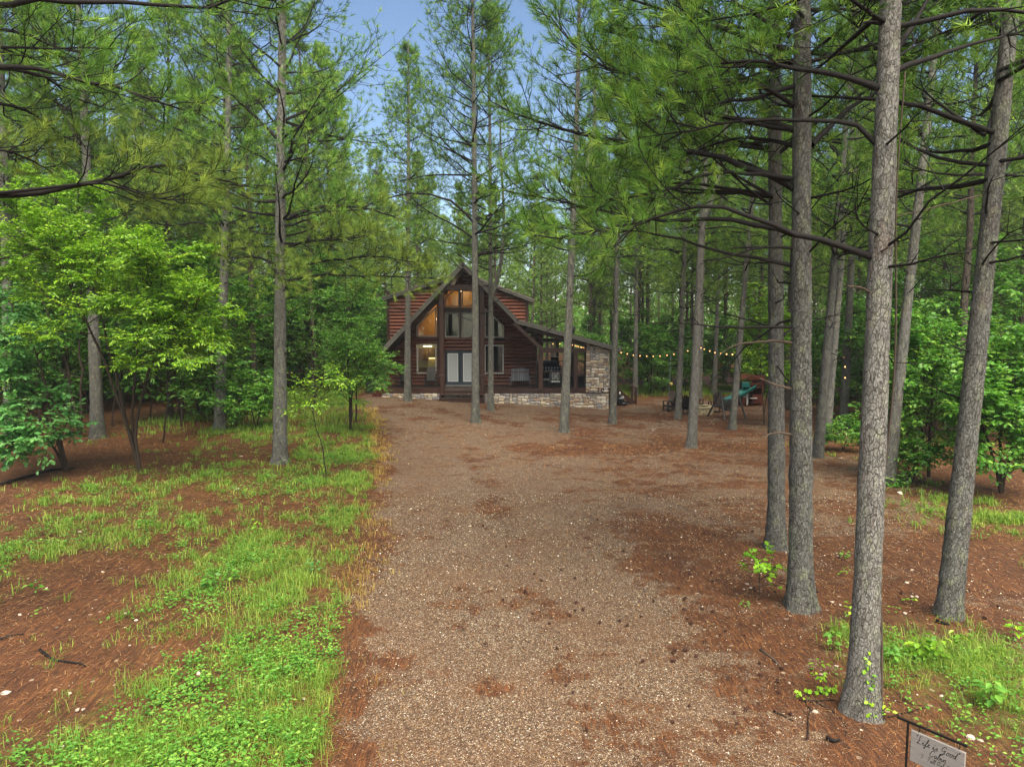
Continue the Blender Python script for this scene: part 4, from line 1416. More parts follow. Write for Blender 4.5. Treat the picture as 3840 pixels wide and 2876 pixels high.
GLY = {
 'L': [[(.35, .95), (.2, 1.0), (.15, .85), (.25, .5), (.15, .1), (.05, .02), (.12, 0), (.3, .05), (.55, 0)]],
 'i': [[(0, .1), (.12, .45), (.1, .1), (.18, 0), (.3, .1)], [(.16, .62), (.18, .68)]],
 'f': [[(0, .1), (.2, .5), (.28, .9), (.2, 1.0), (.14, .8), (.12, .2), (.1, -.3), (.02, -.35), (.05, -.15), (.3, .1)]],
 'e': [[(0, .12), (.22, .3), (.2, .45), (.08, .4), (.06, .15), (.15, 0), (.32, .1)]],
 's': [[(0, .1), (.18, .45), (.22, .25), (.2, .05), (.08, .02), (.3, .1)]],
 'G': [[(.5, .8), (.38, 1), (.15, .85), (.05, .5), (.15, .3), (.35, .35), (.48, .6), (.42, .2), (.3, -.2), (.1, -.3), (.08, -.15), (.55, .15)]],
 'o': [[(.25, .42), (.08, .4), (.03, .15), (.12, 0), (.25, .1), (.27, .35), (.2, .44), (.38, .38)]],
 'd': [[(.25, .4), (.08, .42), (.02, .15), (.1, 0), (.22, .1), (.36, 1.0), (.27, .15), (.3, 0), (.42, .08)]],
 'C': [[(.45, .8), (.38, 1.0), (.15, .8), (.05, .35), (.15, .02), (.35, .05), (.5, .2)]],
 'a': [[(.25, .4), (.08, .42), (.02, .15), (.1, 0), (.22, .12), (.28, .42), (.25, .1), (.3, 0), (.4, .08)]],
 'b': [[(0, .1), (.18, .6), (.2, 1), (.1, .9), (.08, .1), (.18, 0), (.28, .15), (.24, .4), (.38, .35)]],
 'n': [[(0, .1), (.08, .42), (.08, 0), (.1, .25), (.22, .44), (.28, .35), (.27, .05), (.32, 0), (.42, .08)]],
 '7': [[(0, .8), (.05, .9), (.38, .9), (.12, 0)]],
 '0': [[(.2, .9), (.06, .7), (.04, .3), (.16, 0), (.3, .2), (.32, .65), (.2, .9)]],
 'T': [[(0, .85), (.2, .95), (.55, .95)], [(.32, .95), (.24, .1), (.12, 0)]],
 'l': [[(0, .1), (.18, .6), (.22, 1), (.13, .9), (.1, .1), (.16, 0), (.26, .08)]],
 'O': [[(.25, 1), (.08, .8), (.02, .4), (.12, .02), (.32, .1), (.42, .5), (.36, .85), (.2, 1.0), (.5, .9)]],
 'k': [[(0, .1), (.18, .7), (.18, 1), (.1, .85), (.08, 0)], [(.1, .2), (.26, .42), (.28, .28), (.12, .22), (.28, 0), (.38, .08)]],
 '"': [[(.03, 1.0), (.0, .85)], [(.12, 1.0), (.09, .85)]], ' ': []}
def lettering(txt, xc, z, size, pen=.035):
    m = MB(); adv = 0.0; runs = []
    for ch in txt:
        wd = .28 if ch == ' ' else max(p[0] for st_ in GLY[ch] for p in st_) * .94 + (.1 if ch.isupper() or ch in '"70' else 0)
        runs.append((ch, adv)); adv += wd
    for ch, x0 in runs:
        for st_ in GLY[ch]:
            q = np.array([((x0 + a + .28 * b) * size, 0, b * size) for a, b in st_])
            if len(q) > 3:
                k = np.linspace(0, len(q) - 1, len(q) * 3)
                q = np.stack([np.interp(k, np.arange(len(q)), q[:, c]) for c in range(3)], 1)
                q[1:-1] = .25 * q[:-2] + .5 * q[1:-1] + .25 * q[2:]
            m.tube(q, pen * size, 4)
    m.v = [v * np.array([1, .35, 1]) for v in m.v]
    m.build('lettering', M['ink'], bd, loc=(xc - adv * size / 2, -.0115, z))
bw = bx1 - bx0; bc = (bx0 + bx1) / 2
lettering('"Life is Good"', bc - .01, bt - bh * .33, bw * .17)
lettering('Cabin', bc + .005, bt - bh * .58, bw * .16)
lettering('70 Tall Oak Lane', bc + .01, bt - bh * .77, bw * .105)

# ------------------------------------------------------------------ plants: building blocks
ZUP = np.array([0, 0, 1.0])
def mkpaths(start, d, L, n, up=0.0, wig=.1, r=rng):
    start = np.asarray(start, float); d = _norm(np.asarray(d, float))
    B = len(start); L = np.broadcast_to(np.asarray(L, float), B)
    up = np.broadcast_to(np.asarray(up, float), B)[:, None]
    pts = [start]; cur = d
    for k in range(n - 1):
        cur = _norm(cur + up * ZUP / (n - 1) + r.normal(0, wig, (B, 3)) / math.sqrt(n - 1))
        pts.append(pts[-1] + cur * (L / (n - 1))[:, None])
    return np.stack(pts, 1)

def at(paths, t):
    B, N, _ = paths.shape
    f = np.clip(t, 0, .9999) * (N - 1); i = f.astype(int); fr = (f - i)[..., None]
    b = np.arange(B)[:, None]
    p = paths[b, i] * (1 - fr) + paths[b, i + 1] * fr
    return p, _norm(paths[b, i + 1] - paths[b, i])

def spawn(paths, per, t0, t1, ang, lenf, n, up=0.0, wig=.12, roll=.5, r=rng):
    B = len(paths)
    t = t0 + (t1 - t0) * (np.arange(per)[None] + r.random((B, per))) / per
    p, tn = at(paths, t)
    side = np.where((np.arange(per)[None] + r.integers(0, 2, (B, 1))) % 2 == 0, 1.0, -1.0)
    hz_ = np.cross(tn, ZUP); ln = np.linalg.norm(hz_, axis=-1, keepdims=True)
    rp_ = r.normal(0, 1, hz_.shape); rp_ = rp_ - (rp_ * tn).sum(-1, keepdims=True) * tn
    hz_ = np.where(ln > .25, hz_ / np.maximum(ln, 1e-6), _norm(rp_))
    uv = np.cross(hz_, tn)
    rr = side * np.pi / 2 + r.normal(0, roll, side.shape)
    perp = np.cos(rr)[..., None] * uv + np.sin(rr)[..., None] * hz_
    a = r.uniform(ang[0], ang[1], side.shape)[..., None]
    d = np.cos(a) * tn + np.sin(a) * perp
    plen = np.linalg.norm(np.diff(paths, axis=1), axis=-1).sum(1)[:, None]
    L = lenf(t, plen) * r.uniform(.7, 1.25, t.shape)
    return mkpaths(p.reshape(-1, 3), d.reshape(-1, 3), L.ravel(), n, up, wig, r)

class PB:
    """plant builder: wood tubes (slot 0) and needles / leaves (slot 1) in one mesh"""
    def __init__(s):
        s.V = []; s.F4 = []; s.F3 = []; s.t3 = []; s.m3 = []; s.n = 0; s.m4 = []; s.F4b = []; s.t4b = []
    def wood(s, paths, r0, r1, sides=4, power=1.0, slot=0):
        B, N, _ = paths.shape
        k = np.linspace(0, 1, N)[None] ** power
        R = np.asarray(r0, float).reshape(-1, 1) * (1 - k) + np.asarray(r1, float).reshape(-1, 1) * k
        R = np.broadcast_to(R, (B, N))
        V, F = tubes(paths, R, sides)
        s.V.append(V); s.F4.append(F + s.n); s.n += len(V); s.m4.append(np.full(len(F), slot))
    def needles(s, p, d, K, L, w, spread=(.25, 1.25), back=.10, r=rng, bias=0.0):
        Mn = len(p)
        d = _norm(d)
        rp_ = r.normal(0, 1, (Mn, K, 3)); rp_ = _norm(rp_ - (rp_ * d[:, None]).sum(-1, keepdims=True) * d[:, None])
        a = r.uniform(spread[0], spread[1], (Mn, K, 1))
        nd = np.cos(a) * d[:, None] + np.sin(a) * rp_
        nd = _norm(nd + np.array([0, 0, -.10]))
        base = p[:, None] - d[:, None] * (r.random((Mn, K, 1)) * back)
        LL = L * r.uniform(.7, 1.1, (Mn, K, 1))
        sd = _norm(np.cross(nd, r.normal(0, 1, (Mn, K, 3))))
        V = np.stack([base - sd * w / 2, base + sd * w / 2, base + nd * LL], 2).reshape(-1, 3)
        F = np.arange(len(V)).reshape(-1, 3) + s.n
        tone = np.clip(r.normal(.48, .22, (Mn, 1)) + r.normal(0, .12, (Mn, K)) + bias, 0, 1).ravel()
        s.V.append(V); s.F3.append(F); s.t3.append(tone); s.n += len(V)
    def leaves(s, p, d, up, L, w, droop=.25, r=rng, tone=None, lobed=False):
        """folded leaf: base p, pointing d, normal about up"""
        Mn = len(p)
        d = _norm(d + np.array([0, 0, -droop]))
        sd = _norm(np.cross(d, up)); nn = np.cross(sd, d)
        L = np.broadcast_to(np.asarray(L, float), Mn)[:, None]; w = np.broadcast_to(np.asarray(w, float), Mn)[:, None]
        tip = p + d * L - nn * L * .12
        if lobed:
            pts = [p, p + d * L * .3 + sd * w * .28 + nn * w * .06, p + d * L * .45 + sd * w * .62 + nn * w * .1, p + d * L * .58 + sd * w * .25, p + d * L * .8 + sd * w * .42, tip,
                   p + d * L * .8 - sd * w * .42, p + d * L * .58 - sd * w * .25, p + d * L * .45 - sd * w * .62 + nn * w * .1, p + d * L * .3 - sd * w * .28 + nn * w * .06]
            V = np.stack(pts, 1).reshape(-1, 3)
            b = (np.arange(Mn) * 10)[:, None]
            tri = np.array([[0, 1, 9], [1, 2, 3], [9, 7, 8], [1, 3, 9], [9, 3, 7], [3, 4, 5], [7, 5, 6], [3, 5, 7]])
            F = (b[:, :, None] + tri[None]).reshape(-1, 3)
            rep = 8
        else:
            m = p + d * L * .45
            V = np.stack([p, m + sd * w * .5 + nn * w * .14, tip, m - sd * w * .5 + nn * w * .14], 1).reshape(-1, 3)
            b = (np.arange(Mn) * 4)[:, None]
            F = np.concatenate([b + np.array([[0, 1, 2]]), b + np.array([[0, 2, 3]])], 1).reshape(-1, 3)
            rep = 2
        if tone is None: tone = np.clip(r.normal(.5, .2, Mn), 0, 1)
        s.V.append(V); s.F3.append(F + s.n); s.t3.append(np.repeat(tone, rep)); s.n += len(V)
    def mesh(s, name, mats):
        V = np.concatenate(s.V)
        faces = []; mi = []; tn = []; sm = []
        if s.F4:
            faces.append(np.concatenate(s.F4)); mi.append(np.concatenate(s.m4)); tn.append(np.float32(.5)); sm.append(True)
        if s.F3:
            faces.append(np.concatenate(s.F3)); mi.append(np.int32(len(mats) - 1)); tn.append(np.concatenate(s.t3)); sm.append(False)
        return mesh_np(name, V, faces, mats, midx=mi, tone=tn, smooth=sm)

def trunk_mesh(name, path, dia, mat, sides=14, top=.25, flare=.35, fork=None, rough=.5, seed=0):
    """round trunk along path (local), base flare, a little lumpiness"""
    r = np.random.default_rng(seed)
    path = np.asarray(path, float)
    L = np.concatenate([[0], np.cumsum(np.linalg.norm(np.diff(path, axis=0), axis=1))])
    N = max(24, int(L[-1] / (.16 if sides > 12 else .28)))
    q = np.linspace(0, 1, N) ** 1.25 * L[-1]
    pts = np.stack([np.interp(q, L, path[:, k]) for k in range(3)], 1)
    for _ in range(3):
        pts[1:-1] = .25 * pts[:-2] + .5 * pts[1:-1] + .25 * pts[2:]
    f = q / L[-1]
    R = dia / 2 * ((1 - f) + top * f) + dia * flare * .5 * np.exp(-q / .26) + dia * .08 * np.exp(-q / 1.2)
    R = R * (1 + r.normal(0, .015, N))
    R[-1] = .02
    V, F = tubes(pts[None], R[None], sides)
    ctr = np.repeat(pts, sides, 0)
    a = np.tile(np.arange(sides), N)
    lump = r.normal(0, .05 * rough, len(V)) + (.16 * np.sin(a * 2 * np.pi / sides * 3 + r.random() * 6) + .10 * np.sin(a * 2 * np.pi / sides * 5 + r.random() * 6)) * np.repeat(np.exp(-q / .22), sides) + .03 * np.repeat(np.sin(q * 2.3 + r.random() * 6), sides)
    V = ctr + (V - ctr) * (1 + lump)[:, None] * 1.0
    Vs, Fs = [V], [F]
    if fork is not None:
        V2, F2 = tubes(np.asarray(fork[0], float)[None], np.asarray(fork[1], float)[None], 10)
        Vs.append(V2); Fs.append(F2 + len(V))
    return mesh_np(name, np.concatenate(Vs), [np.concatenate(Fs)], mat, smooth=True)

# generic pine crown, 22 m tree, origin at the foot
def pine_crown(seed, z0=8.0, H=22.0, lod=0, maxlen=3.6, dead=8, asc=1.0):
    r = np.random.default_rng(seed)
    b = PB()
    step = (.80, .75, 1.05)[lod]
    zs = []; z = z0
    while z < H - .4:
        k = r.integers(3, 6) if lod < 2 else r.integers(3, 5)
        zs += [z + r.normal(0, .12) for _ in range(k)]; z += step * r.uniform(.8, 1.2)
    zs = np.array(zs); f = np.clip((zs - z0) / (H - z0), 0, 1)
    az_ = r.random(len(zs)) * 2 * np.pi
    el = np.radians(4 + 48 * f ** 1.2 * asc) + r.normal(0, .14, len(zs))
    Lb = maxlen * (.55 + .45 * np.sin(np.pi * np.clip(f * .9 + .25, 0, 1))) * (1 - .72 * f ** 1.6) * r.uniform(.65, 1.2, len(zs))
    d = np.stack([np.cos(az_) * np.cos(el), np.sin(az_) * np.cos(el), np.sin(el)], -1)
    st = np.stack([np.zeros_like(zs), np.zeros_like(zs), zs], -1)
    L1 = mkpaths(st, d, Lb, 8, .35 + .1 * r.random(len(zs)), .28, r)
    b.wood(L1, .010 + .010 * Lb, .006, 5 if lod == 0 else 3)
    n2 = (8, 9, 6)[lod]; n3 = (4, 4, 3)[lod]
    L2 = spawn(L1, n2, .3, .98, (.6, 1.15), lambda t, l: (.30 + .34 * (1 - t)) * l * .8 + .15, 4, .35, .3, .55, r)
    b.wood(L2, .009 if lod < 2 else .012, .004, 3)
    L3 = spawn(L2, n3, .25, 1.0, (.4, 1.0), lambda t, l: .22 + .24 * l, 3, .5, .25, .9, r)
    if lod == 0: b.wood(L3, .005, .003, 3)
    tips = [(L3[:, -1], L3[:, -1] - L3[:, -2]), (L2[:, -1], L2[:, -1] - L2[:, -2]), (L1[:, -1], L1[:, -1] - L1[:, -2])]
    p = np.concatenate([q[0] for q in tips]); dd = np.concatenate([q[1] for q in tips])
    K, L, w = ((20, .20, .015), (14, .23, .026), (11, .34, .055))[lod]
    b.needles(p, dd, K, L, w, back=.16, r=r)
    # dead lower limbs
    if dead:
        zz = r.uniform(z0 * .45, z0, dead); a2 = r.random(dead) * 6.283
        dl_ = np.stack([np.cos(a2), np.sin(a2), r.normal(.05, .2, dead)], -1)
        D = mkpaths(np.stack([0 * zz, 0 * zz, zz], -1), dl_, r.uniform(.5, 2.2, dead), 6, .1, .35, r)
        b.wood(D, .022, .006, 4)
        D2 = spawn(D, 3, .3, .9, (.5, 1.1), lambda t, l: .35 * l, 3, .1, .3, .8, r)
        b.wood(D2, .009, .003, 3)
    return b

CROWN = {}
for i in range(4): CROWN['mid', i] = pine_crown(100 + i, z0=(7.2, 8.0, 8.6, 7.4)[i], lod=0, maxlen=(3.7, 3.4, 3.1, 4.0)[i]).mesh('crown', [M['branch'], M['needle']])
for i in range(4): CROWN['back', i] = pine_crown(200 + i, z0=(7.8, 9.0, 6.2, 9.6)[i], lod=1, maxlen=(3.5, 3.2, 3.8, 3.1)[i], dead=16).mesh('crown', [M['branch'], M['needle_far']])
for i in range(4): CROWN['far', i] = pine_crown(300 + i, z0=(4.5, 6.0, 5.2, 7)[i], lod=2, maxlen=(3.9, 3.5, 4.2, 3.6)[i]).mesh('crown', [M['branch'], M['needle_far']])

def align(v):
    return Vector((0, 0, 1)).rotation_difference(Vector(v).normalized())

PINES = []
def pine(label, base, top, dia, crown=('mid', 0), height=22.0, bark='bark', bend=0.0, group='pines round the cabin', spin=None, flare=.5, fork=None, crown_scale=None, needle=None, sides=16, extra_top=None):
    """base, top in the photograph: the trunk passes both; stands on the ground"""
    g = G(*base) if len(base) == 2 else np.array(base)
    tp = P(top[0], top[1], g[1])
    v = tp - g; v = v / v[2]                      # lean per metre of height
    t = thing('pine_tree', label, 'pine tree', g, 0, group)
    n = 7
    zz = np.linspace(0, height, n)
    mid = np.sin(np.linspace(0, np.pi, n)) * bend
    path = np.stack([v[0] * zz * np.where(zz > 14, 14 / np.maximum(zz, 1e-6) * .6 + .4, 1) + mid, 0 * zz + .3 * mid, zz], -1)
    path[0, 2] = -.15
    me = trunk_mesh('trunk', path, dia, M[bark], sides, .22, flare, seed=len(PINES), fork=fork)
    mobj('trunk', me, t)
    if crown is not None:
        o = mobj('crown', CROWN[crown], t)
        q = align((v[0], 0, 1)) @ Quaternion((0, 0, 1), random.random() * 6.283 if spin is None else spin)
        o.rotation_mode = 'QUATERNION'; o.rotation_quaternion = q
        s = height / 22.0
        o.scale = (s, s, s)
    PINES.append((g, t, v))
    return t, g, v

def limb(tree, pts, Y0, dy, r0, leafy=(.35, 1.0), near=True, mat='needle', wood='branch', dens=1.0, droop=0.0, tuftL=.19, name='branch', w=None, seed=None):
    """one big limb of a near tree, drawn along points of the photograph that lie between depth Y0 and Y0+dy"""
    t, g, v = tree
    r = np.random.default_rng(abs(hash((round(pts[0][0]), round(pts[0][1]), round(pts[-1][0])))) % 2 ** 31 if seed is None else seed)
    n = len(pts)
    q = np.array([P(a, b, Y0 + dy * (i / (n - 1)) ** 1.2) for i, (a, b) in enumerate(pts)]) - np.array(t.location)
    L = np.concatenate([[0], np.cumsum(np.linalg.norm(np.diff(q, axis=0), axis=1))])
    s_ = np.linspace(0, L[-1], 14)
    path = np.stack([np.interp(s_, L, q[:, k]) for k in range(3)], 1)
    path[1:-1] = .25 * path[:-2] + .5 * path[1:-1] + .25 * path[2:]
    path[1:-1] += r.normal(0, .012 * L[-1] / 4, (12, 3))
    b = PB()
    r0 = r0 * .85; b.wood(path[None], [r0], [max(.007, r0 * .2)], 7, .7)
    Lt = L[-1]
    if leafy:
        dist = max(6.0, Y0 + dy * .5)
        n2 = max(5, int(Lt * 4.2 * dens))
        P2 = spawn(path[None], n2, leafy[0], leafy[1], (.5, 1.15), lambda t_, l: .35 + .24 * l * (1.05 - t_) + .12, 5, .45, .32, .7, r)
        b.wood(P2, .011, .005, 4)
        P3 = spawn(P2, 5, .2, 1.0, (.4, 1.05), lambda t_, l: .16 + .26 * l, 3, .6, .25, 1.0, r)
        b.wood(P3, .0055, .003, 3)
        pp = [P3[:, -1], P2[:, -1], path[None][:, -1]]; dd = [P3[:, -1] - P3[:, -2], P2[:, -1] - P2[:, -2], path[None][:, -1] - path[None][:, -2]]
        ww = w or max(.006, dist / 709.0 * .29)
        b.needles(np.concatenate(pp), np.concatenate(dd), 36, tuftL, ww, back=.16, r=r, spread=(.15, 1.0))
    else:
        P2 = spawn(path[None], max(3, int(Lt * 1.6)), .35, .95, (.5, 1.1), lambda t_, l: .12 * l + .12, 3, .1, .3, .9, r)
        b.wood(P2, r0 * .28, .003, 3)
    me = b.mesh(name, [M[wood], M[mat]])
    return mobj(name, me, t)

# --- the pines one can tell apart --------------------------------------------------------
NEAR = 'tall pines beside the drive'
R1 = pine('tall pine trunk just behind the bare-limbed pine by the drive', (2912, 2055), (2893, 0), .34, ('mid', 0), 21, 'bark', .05, NEAR)
R2 = pine('thick pine with many dead limbs beside the lime green sapling', (3003, 2278), (3020, 0), .365, ('mid', 1), 21, 'bark', -.05, NEAR, sides=22, flare=.7)
R3 = pine('pale pine with a vine up its trunk, standing behind the sign', (3232, 2672), (3335, 0), .31, ('mid', 2), 20, 'bark_grey', .02, NEAR, sides=24, flare=.7)
R4 = pine('leaning pine closest to the shrubs, alone at the straw bank', (3555, 2308), (3775, 0), .33, ('mid', 3), 20, 'bark', .10, NEAR, sides=22)
R5 = pine('slim pine half hidden behind the vine-clad pale pine', (3328, 1815), (3445, 700), .32, ('mid', 1), 20, 'bark', .05, NEAR)
R6 = pine('straight pine next to the thick dead-limbed pine, farther back', (3066, 1716), (3140, 800), .33, ('mid', 0), 21, 'bark', .05, NEAR)
R7 = pine('leaning pine with mossy foot beside low green shrub', (3098, 1652), (3150, 1000), .32, ('back', 0), 20, 'bark', .06, NEAR)
R8 = pine('pine trunk wound with a few hanging light bulbs', (3163, 1606), (3192, 1000), .42, ('back', 1), 21, 'bark', .0, NEAR)
C0 = pine('pine standing against the porch beside the kitchen window', (1528, 1503), (1533, 500), .40, ('mid', 2), 19.5, 'bark', .0)
C1 = pine('tall straight pine rising in front of the cabin door', (1783, 1585), (1768, 0), .37, ('mid', 0), 23, 'bark', .06, sides=18)
C2 = pine('forked pine between the door pine and the porch bench', (1840, 1540), (1836, 880), .33, ('mid', 1), 21, 'bark', .05)
C3 = pine('pine in the yard before the stone porch base, forked high', (2114, 1622), (2152, 640), .38, ('mid', 1), 22, 'bark', .05)
C4 = pine('pine hiding the corner of the stone chimney wall', (2297, 1588), (2318, 700), .35, ('mid', 2), 21, 'bark', .03)
C5 = pine('slim pine beyond the side stairs of the porch', (2382, 1484), (2388, 900), .34, ('back', 0), 21, 'bark', .0)
C6 = pine('pine between two fan-backed chairs in the yard', (2542, 1573), (2570, 800), .33, ('back', 2), 21, 'bark', .03)
C7 = pine('pale forked pine in front of the fire pit', (2593, 1680), (2632, 780), .35, ('mid', 2), 21, 'bark_grey', .04)
C8 = pine('leaning pine in front of the bench swing', (2745, 1610), (2812, 800), .33, ('mid', 1), 21, 'bark', .04)
C9 = pine('pine carrying the string lights behind the fire pit', (2622, 1494), (2640, 900), .36, ('back', 1), 21, 'bark', .0)
C10 = pine('slim pine between the string lights and the swing frame', (2678, 1482), (2700, 900), .34, ('back', 3), 20, 'bark', .0)
L1 = pine('broad pine behind the bright green understory tree', (366, 1642), (300, 300), .46, ('mid', 3), 22, 'bark', .08, 'pines in the wood beside the drive')
L2 = pine('pine at the dark shrub, in the wood beside the drive', (822, 1616), (852, 400), .42, ('mid', 0), 22, 'bark', .05, 'pines in the wood beside the drive')
L3 = pine('big pine at the grassy edge of the drive', (1050, 1736), (1066, 100), .43, ('mid', 3), 21, 'bark', -.06, 'pines in the wood beside the drive', sides=20)
L4 = pine('pine trunk cut off by the picture edge behind oak leaves', (38, 1640), (14, 600), .40, ('mid', 1), 22, 'bark', .0, 'pines in the wood beside the drive')
# the tree that reaches in from beside the camera
t0_ = (-8.4, 9.6, float(zg(-8.4, 9.6)))
L0 = pine('pine whose long bare limbs reach in over the understory', t0_, (-420, 0), .40, ('mid', 2), 21, 'bark', .0, 'pines in the wood beside the drive')
# forks
def add_leader(tree, hfork, dx, h, r0, dy=0.0):
    t, g, v = tree
    zz = np.linspace(hfork, h, 10)
    k = (zz - hfork) / (h - hfork)
    path = np.stack([v[0] * zz + dx * (1 - np.exp(-k * 4)) + .15 * np.sin(k * 5), dy * k, zz], -1)
    b = PB(); b.wood(path[None], [r0], [.04], 10)
    mobj('leader', b.mesh('leader', [M['bark'], M['needle']]), t)
add_leader(C2, 5.7, .75, 15, .12); add_leader(C3, 9.9, .8, 17, .11); add_leader(C7, 8.3, .7, 16, .12)

# --- limbs of the near trees ------------------------------------------------------------
y2, y3, y4, y1_ = R2[1][1], R3[1][1], R4[1][1], R1[1][1]
def r7(*uv): return [(1800 + .922 * a, .922 * b) for a, b in uv]
limb(R2, r7((1285, 770), (1100, 690), (900, 610), (700, 600), (400, 540), (200, 490), (60, 420)), y2, 1.6, .075, (.35, 1))
limb(R2, r7((1290, 730), (1120, 700), (900, 705), (760, 780), (560, 810), (400, 800)), y2, -.6, .05, (.45, 1))
limb(R2, r7((1290, 1085), (1050, 1040), (900, 1000), (700, 940), (480, 930), (300, 900)), y2, 1.2, .042, (.55, 1), dens=.8)
limb(R2, r7((1290, 960), (1120, 905), (950, 885), (820, 900), (600, 880), (340, 820), (120, 780)), y2, .2, .06, (.5, 1))
limb(R2, r7((1285, 535), (1200, 490), (1000, 490), (830, 420), (600, 300), (420, 240), (280, 60)), y2, 1.0, .06, (.3, 1))
limb(R2, r7((1270, 215), (1100, 160), (950, 110), (780, 40), (600, 0), (480, -60)), y2, -.4, .06, (.35, 1))
limb(R2, r7((1260, 150), (1120, 60), (1000, -10), (880, -100)), y2, .5, .05, (.4, 1))
limb(R2, r7((1290, 440), (1180, 360), (1060, 330), (940, 340), (800, 300), (700, 310)), y2, -1.6, .05, (.35, 1))
limb(R2, r7((1350, 590), (1500, 440), (1620, 370), (1760, 250)), y2, 1.4, .06, (.5, 1))
limb(R2, r7((1290, 600), (1150, 560), (1000, 570), (800, 650), (640, 690)), y2, 2.2, .045, (.35, 1))
limb(R2, r7((1290, 350), (1120, 400), (960, 420), (760, 480), (560, 520)), y2, -1.2, .05, (.3, 1))
limb(R2, r7((1290, 250), (1100, 260), (900, 230), (700, 160), (500, 130)), y2, 1.8, .05, (.3, 1))
# dead ones
for pts in (r7((1290, 1330), (1180, 1332), (1050, 1330), (900, 1325), (830, 1310), (700, 1316)), r7((1290, 1396), (1200, 1385), (1080, 1395), (1010, 1412), (970, 1450)),
            [(2972, 1460), (2900, 1440), (2848, 1418)], [(2985, 1634), (2930, 1622), (2890, 1625), (2852, 1642)], [(2992, 1226), (2960, 1240), (2935, 1262)],
            r7((1280, 1010), (1160, 1005), (1100, 1015), (990, 1050), (905, 1062)), r7((1170, 1005), (1060, 1008), (1010, 1012))):
    limb(R2, pts, y2, -.35, .034 if len(pts) > 3 else .028, None, wood='deadwood' if pts[0][1] > 1230 else 'branch')
limb(R3, r7((1592, 1045), (1290, 955), (1050, 860), (900, 825), (760, 870), (560, 930), (330, 960)), y3, .9, .052, (.55, 1), dens=.8)
limb(R3, r7((1645, 620), (1520, 490), (1200, 485), (1000, 500), (820, 540), (640, 560)), y3, .7, .042, (.5, 1))
limb(R3, r7((1625, 360), (1480, 310), (1240, 270), (1080, 240), (920, 260), (760, 330)), y3, .5, .05, (.45, 1))
limb(R3, r7((1690, 290), (1900, 210), (2080, 160), (2260, 110)), y3, 1.2, .045, (.7, 1))
limb(R3, r7((1690, 205), (1760, 110), (1820, 0), (1880, -90)), y3, .4, .05, (.6, 1))
limb(R3, r7((1660, 100), (1560, 90), (1540, 120), (1500, 60)), y3, -.3, .03, (.6, 1))
limb(R3, [(3268, 968), (3300, 945), (3330, 928)], y3, -.2, .022, None, wood='deadwood')
limb(R3, [(3268, 1100), (3230, 1078), (3175, 1072)], y3, -.2, .02, None, wood='deadwood')
limb(R4, r7((2045, 710), (1900, 712), (1790, 690), (1700, 640)), y4, .8, .03, (.55, 1), dens=.7)
limb(R4, r7((2055, 550), (1930, 470), (1830, 390), (1740, 330)), y4, 1.2, .045, (.5, 1))
limb(R4, r7((2120, 710), (2180, 715), (2260, 720)), y4, .3, .035, (.6, 1))
limb(R4, r7((2110, 690), (2170, 650), (2260, 600)), y4, .5, .035, (.5, 1))
limb(R4, r7((2130, 330), (2180, 290), (2260, 210)), y4, .3, .045, (.6, 1))
limb(R4, r7((2040, 795), (1900, 830), (1760, 865), (1690, 880)), y4, -.2, .014, None, wood='deadwood')
limb(R4, r7((2090, 20), (1950, 110), (1740, 190)), y4, .8, .04, (.6, 1))
limb(R1, r7((1190, 380), (1060, 300), (900, 260), (700, 330), (500, 420)), y1_, 1.0, .06, (.4, 1))
limb(R1, r7((1190, 720), (1040, 640), (860, 690), (700, 760), (540, 830)), y1_, 1.4, .05, (.4, 1))
limb(R1, r7((1185, 180), (1000, 120), (800, 150), (560, 220)), y1_, .8, .05, (.3, 1))
# limbs reaching in over the wood, from L0
def r6(*uv): return [(.6035 * a, .6035 * b) for a, b in uv]
yl = L0[1][1]
tb = lambda y: (-330 - (1438 - y) * .04, y)
limb(L0, [tb(60)] + r6((-100, 25), (300, 8), (800, 25), (1100, 40), (1300, 46), (1470, 20), (1620, -30)), yl, -.8, .07, (.8, 1), dens=.4)
limb(L0, [tb(300)] + r6((-60, 420), (150, 390), (300, 440), (450, 500), (650, 530), (800, 545), (900, 590), (1050, 690), (1250, 690)), yl, .8, .065, (.45, 1), dens=.9)
limb(L0, [tb(310)] + r6((-40, 420), (200, 440), (340, 500), (380, 580), (480, 620), (600, 650)), yl, 1.6, .05, (.45, 1))
limb(L0, [tb(760)] + r6((0, 1212), (250, 1200), (450, 1160), (660, 1130), (780, 1060), (900, 1040), (980, 985), (1080, 1040), (1250, 1100), (1480, 1140)), yl, 1.2, .075, (.5, 1), mat='needle_olive', dens=.8)
limb(L0, [tb(770)] + r6((400, 1150), (680, 1120), (760, 1160), (860, 1220), (1000, 1245), (1200, 1240)), yl, .6, .05, (.6, 1), mat='needle_olive', dens=.8)
limb(L0, [tb(560)] + r6((0, 620), (200, 700), (330, 800), (420, 900)), yl, 2.5, .05, (.4, 1), mat='needle')
limb(L0, [tb(200)] + r6((0, 150), (250, 260), (480, 330), (700, 300)), yl, 2.0, .05, (.3, 1))
limb(L0, [tb(600)] + r6((0, 920), (200, 1000), (330, 1080)), yl, 1.5, .04, (.3, 1), mat='needle_olive')
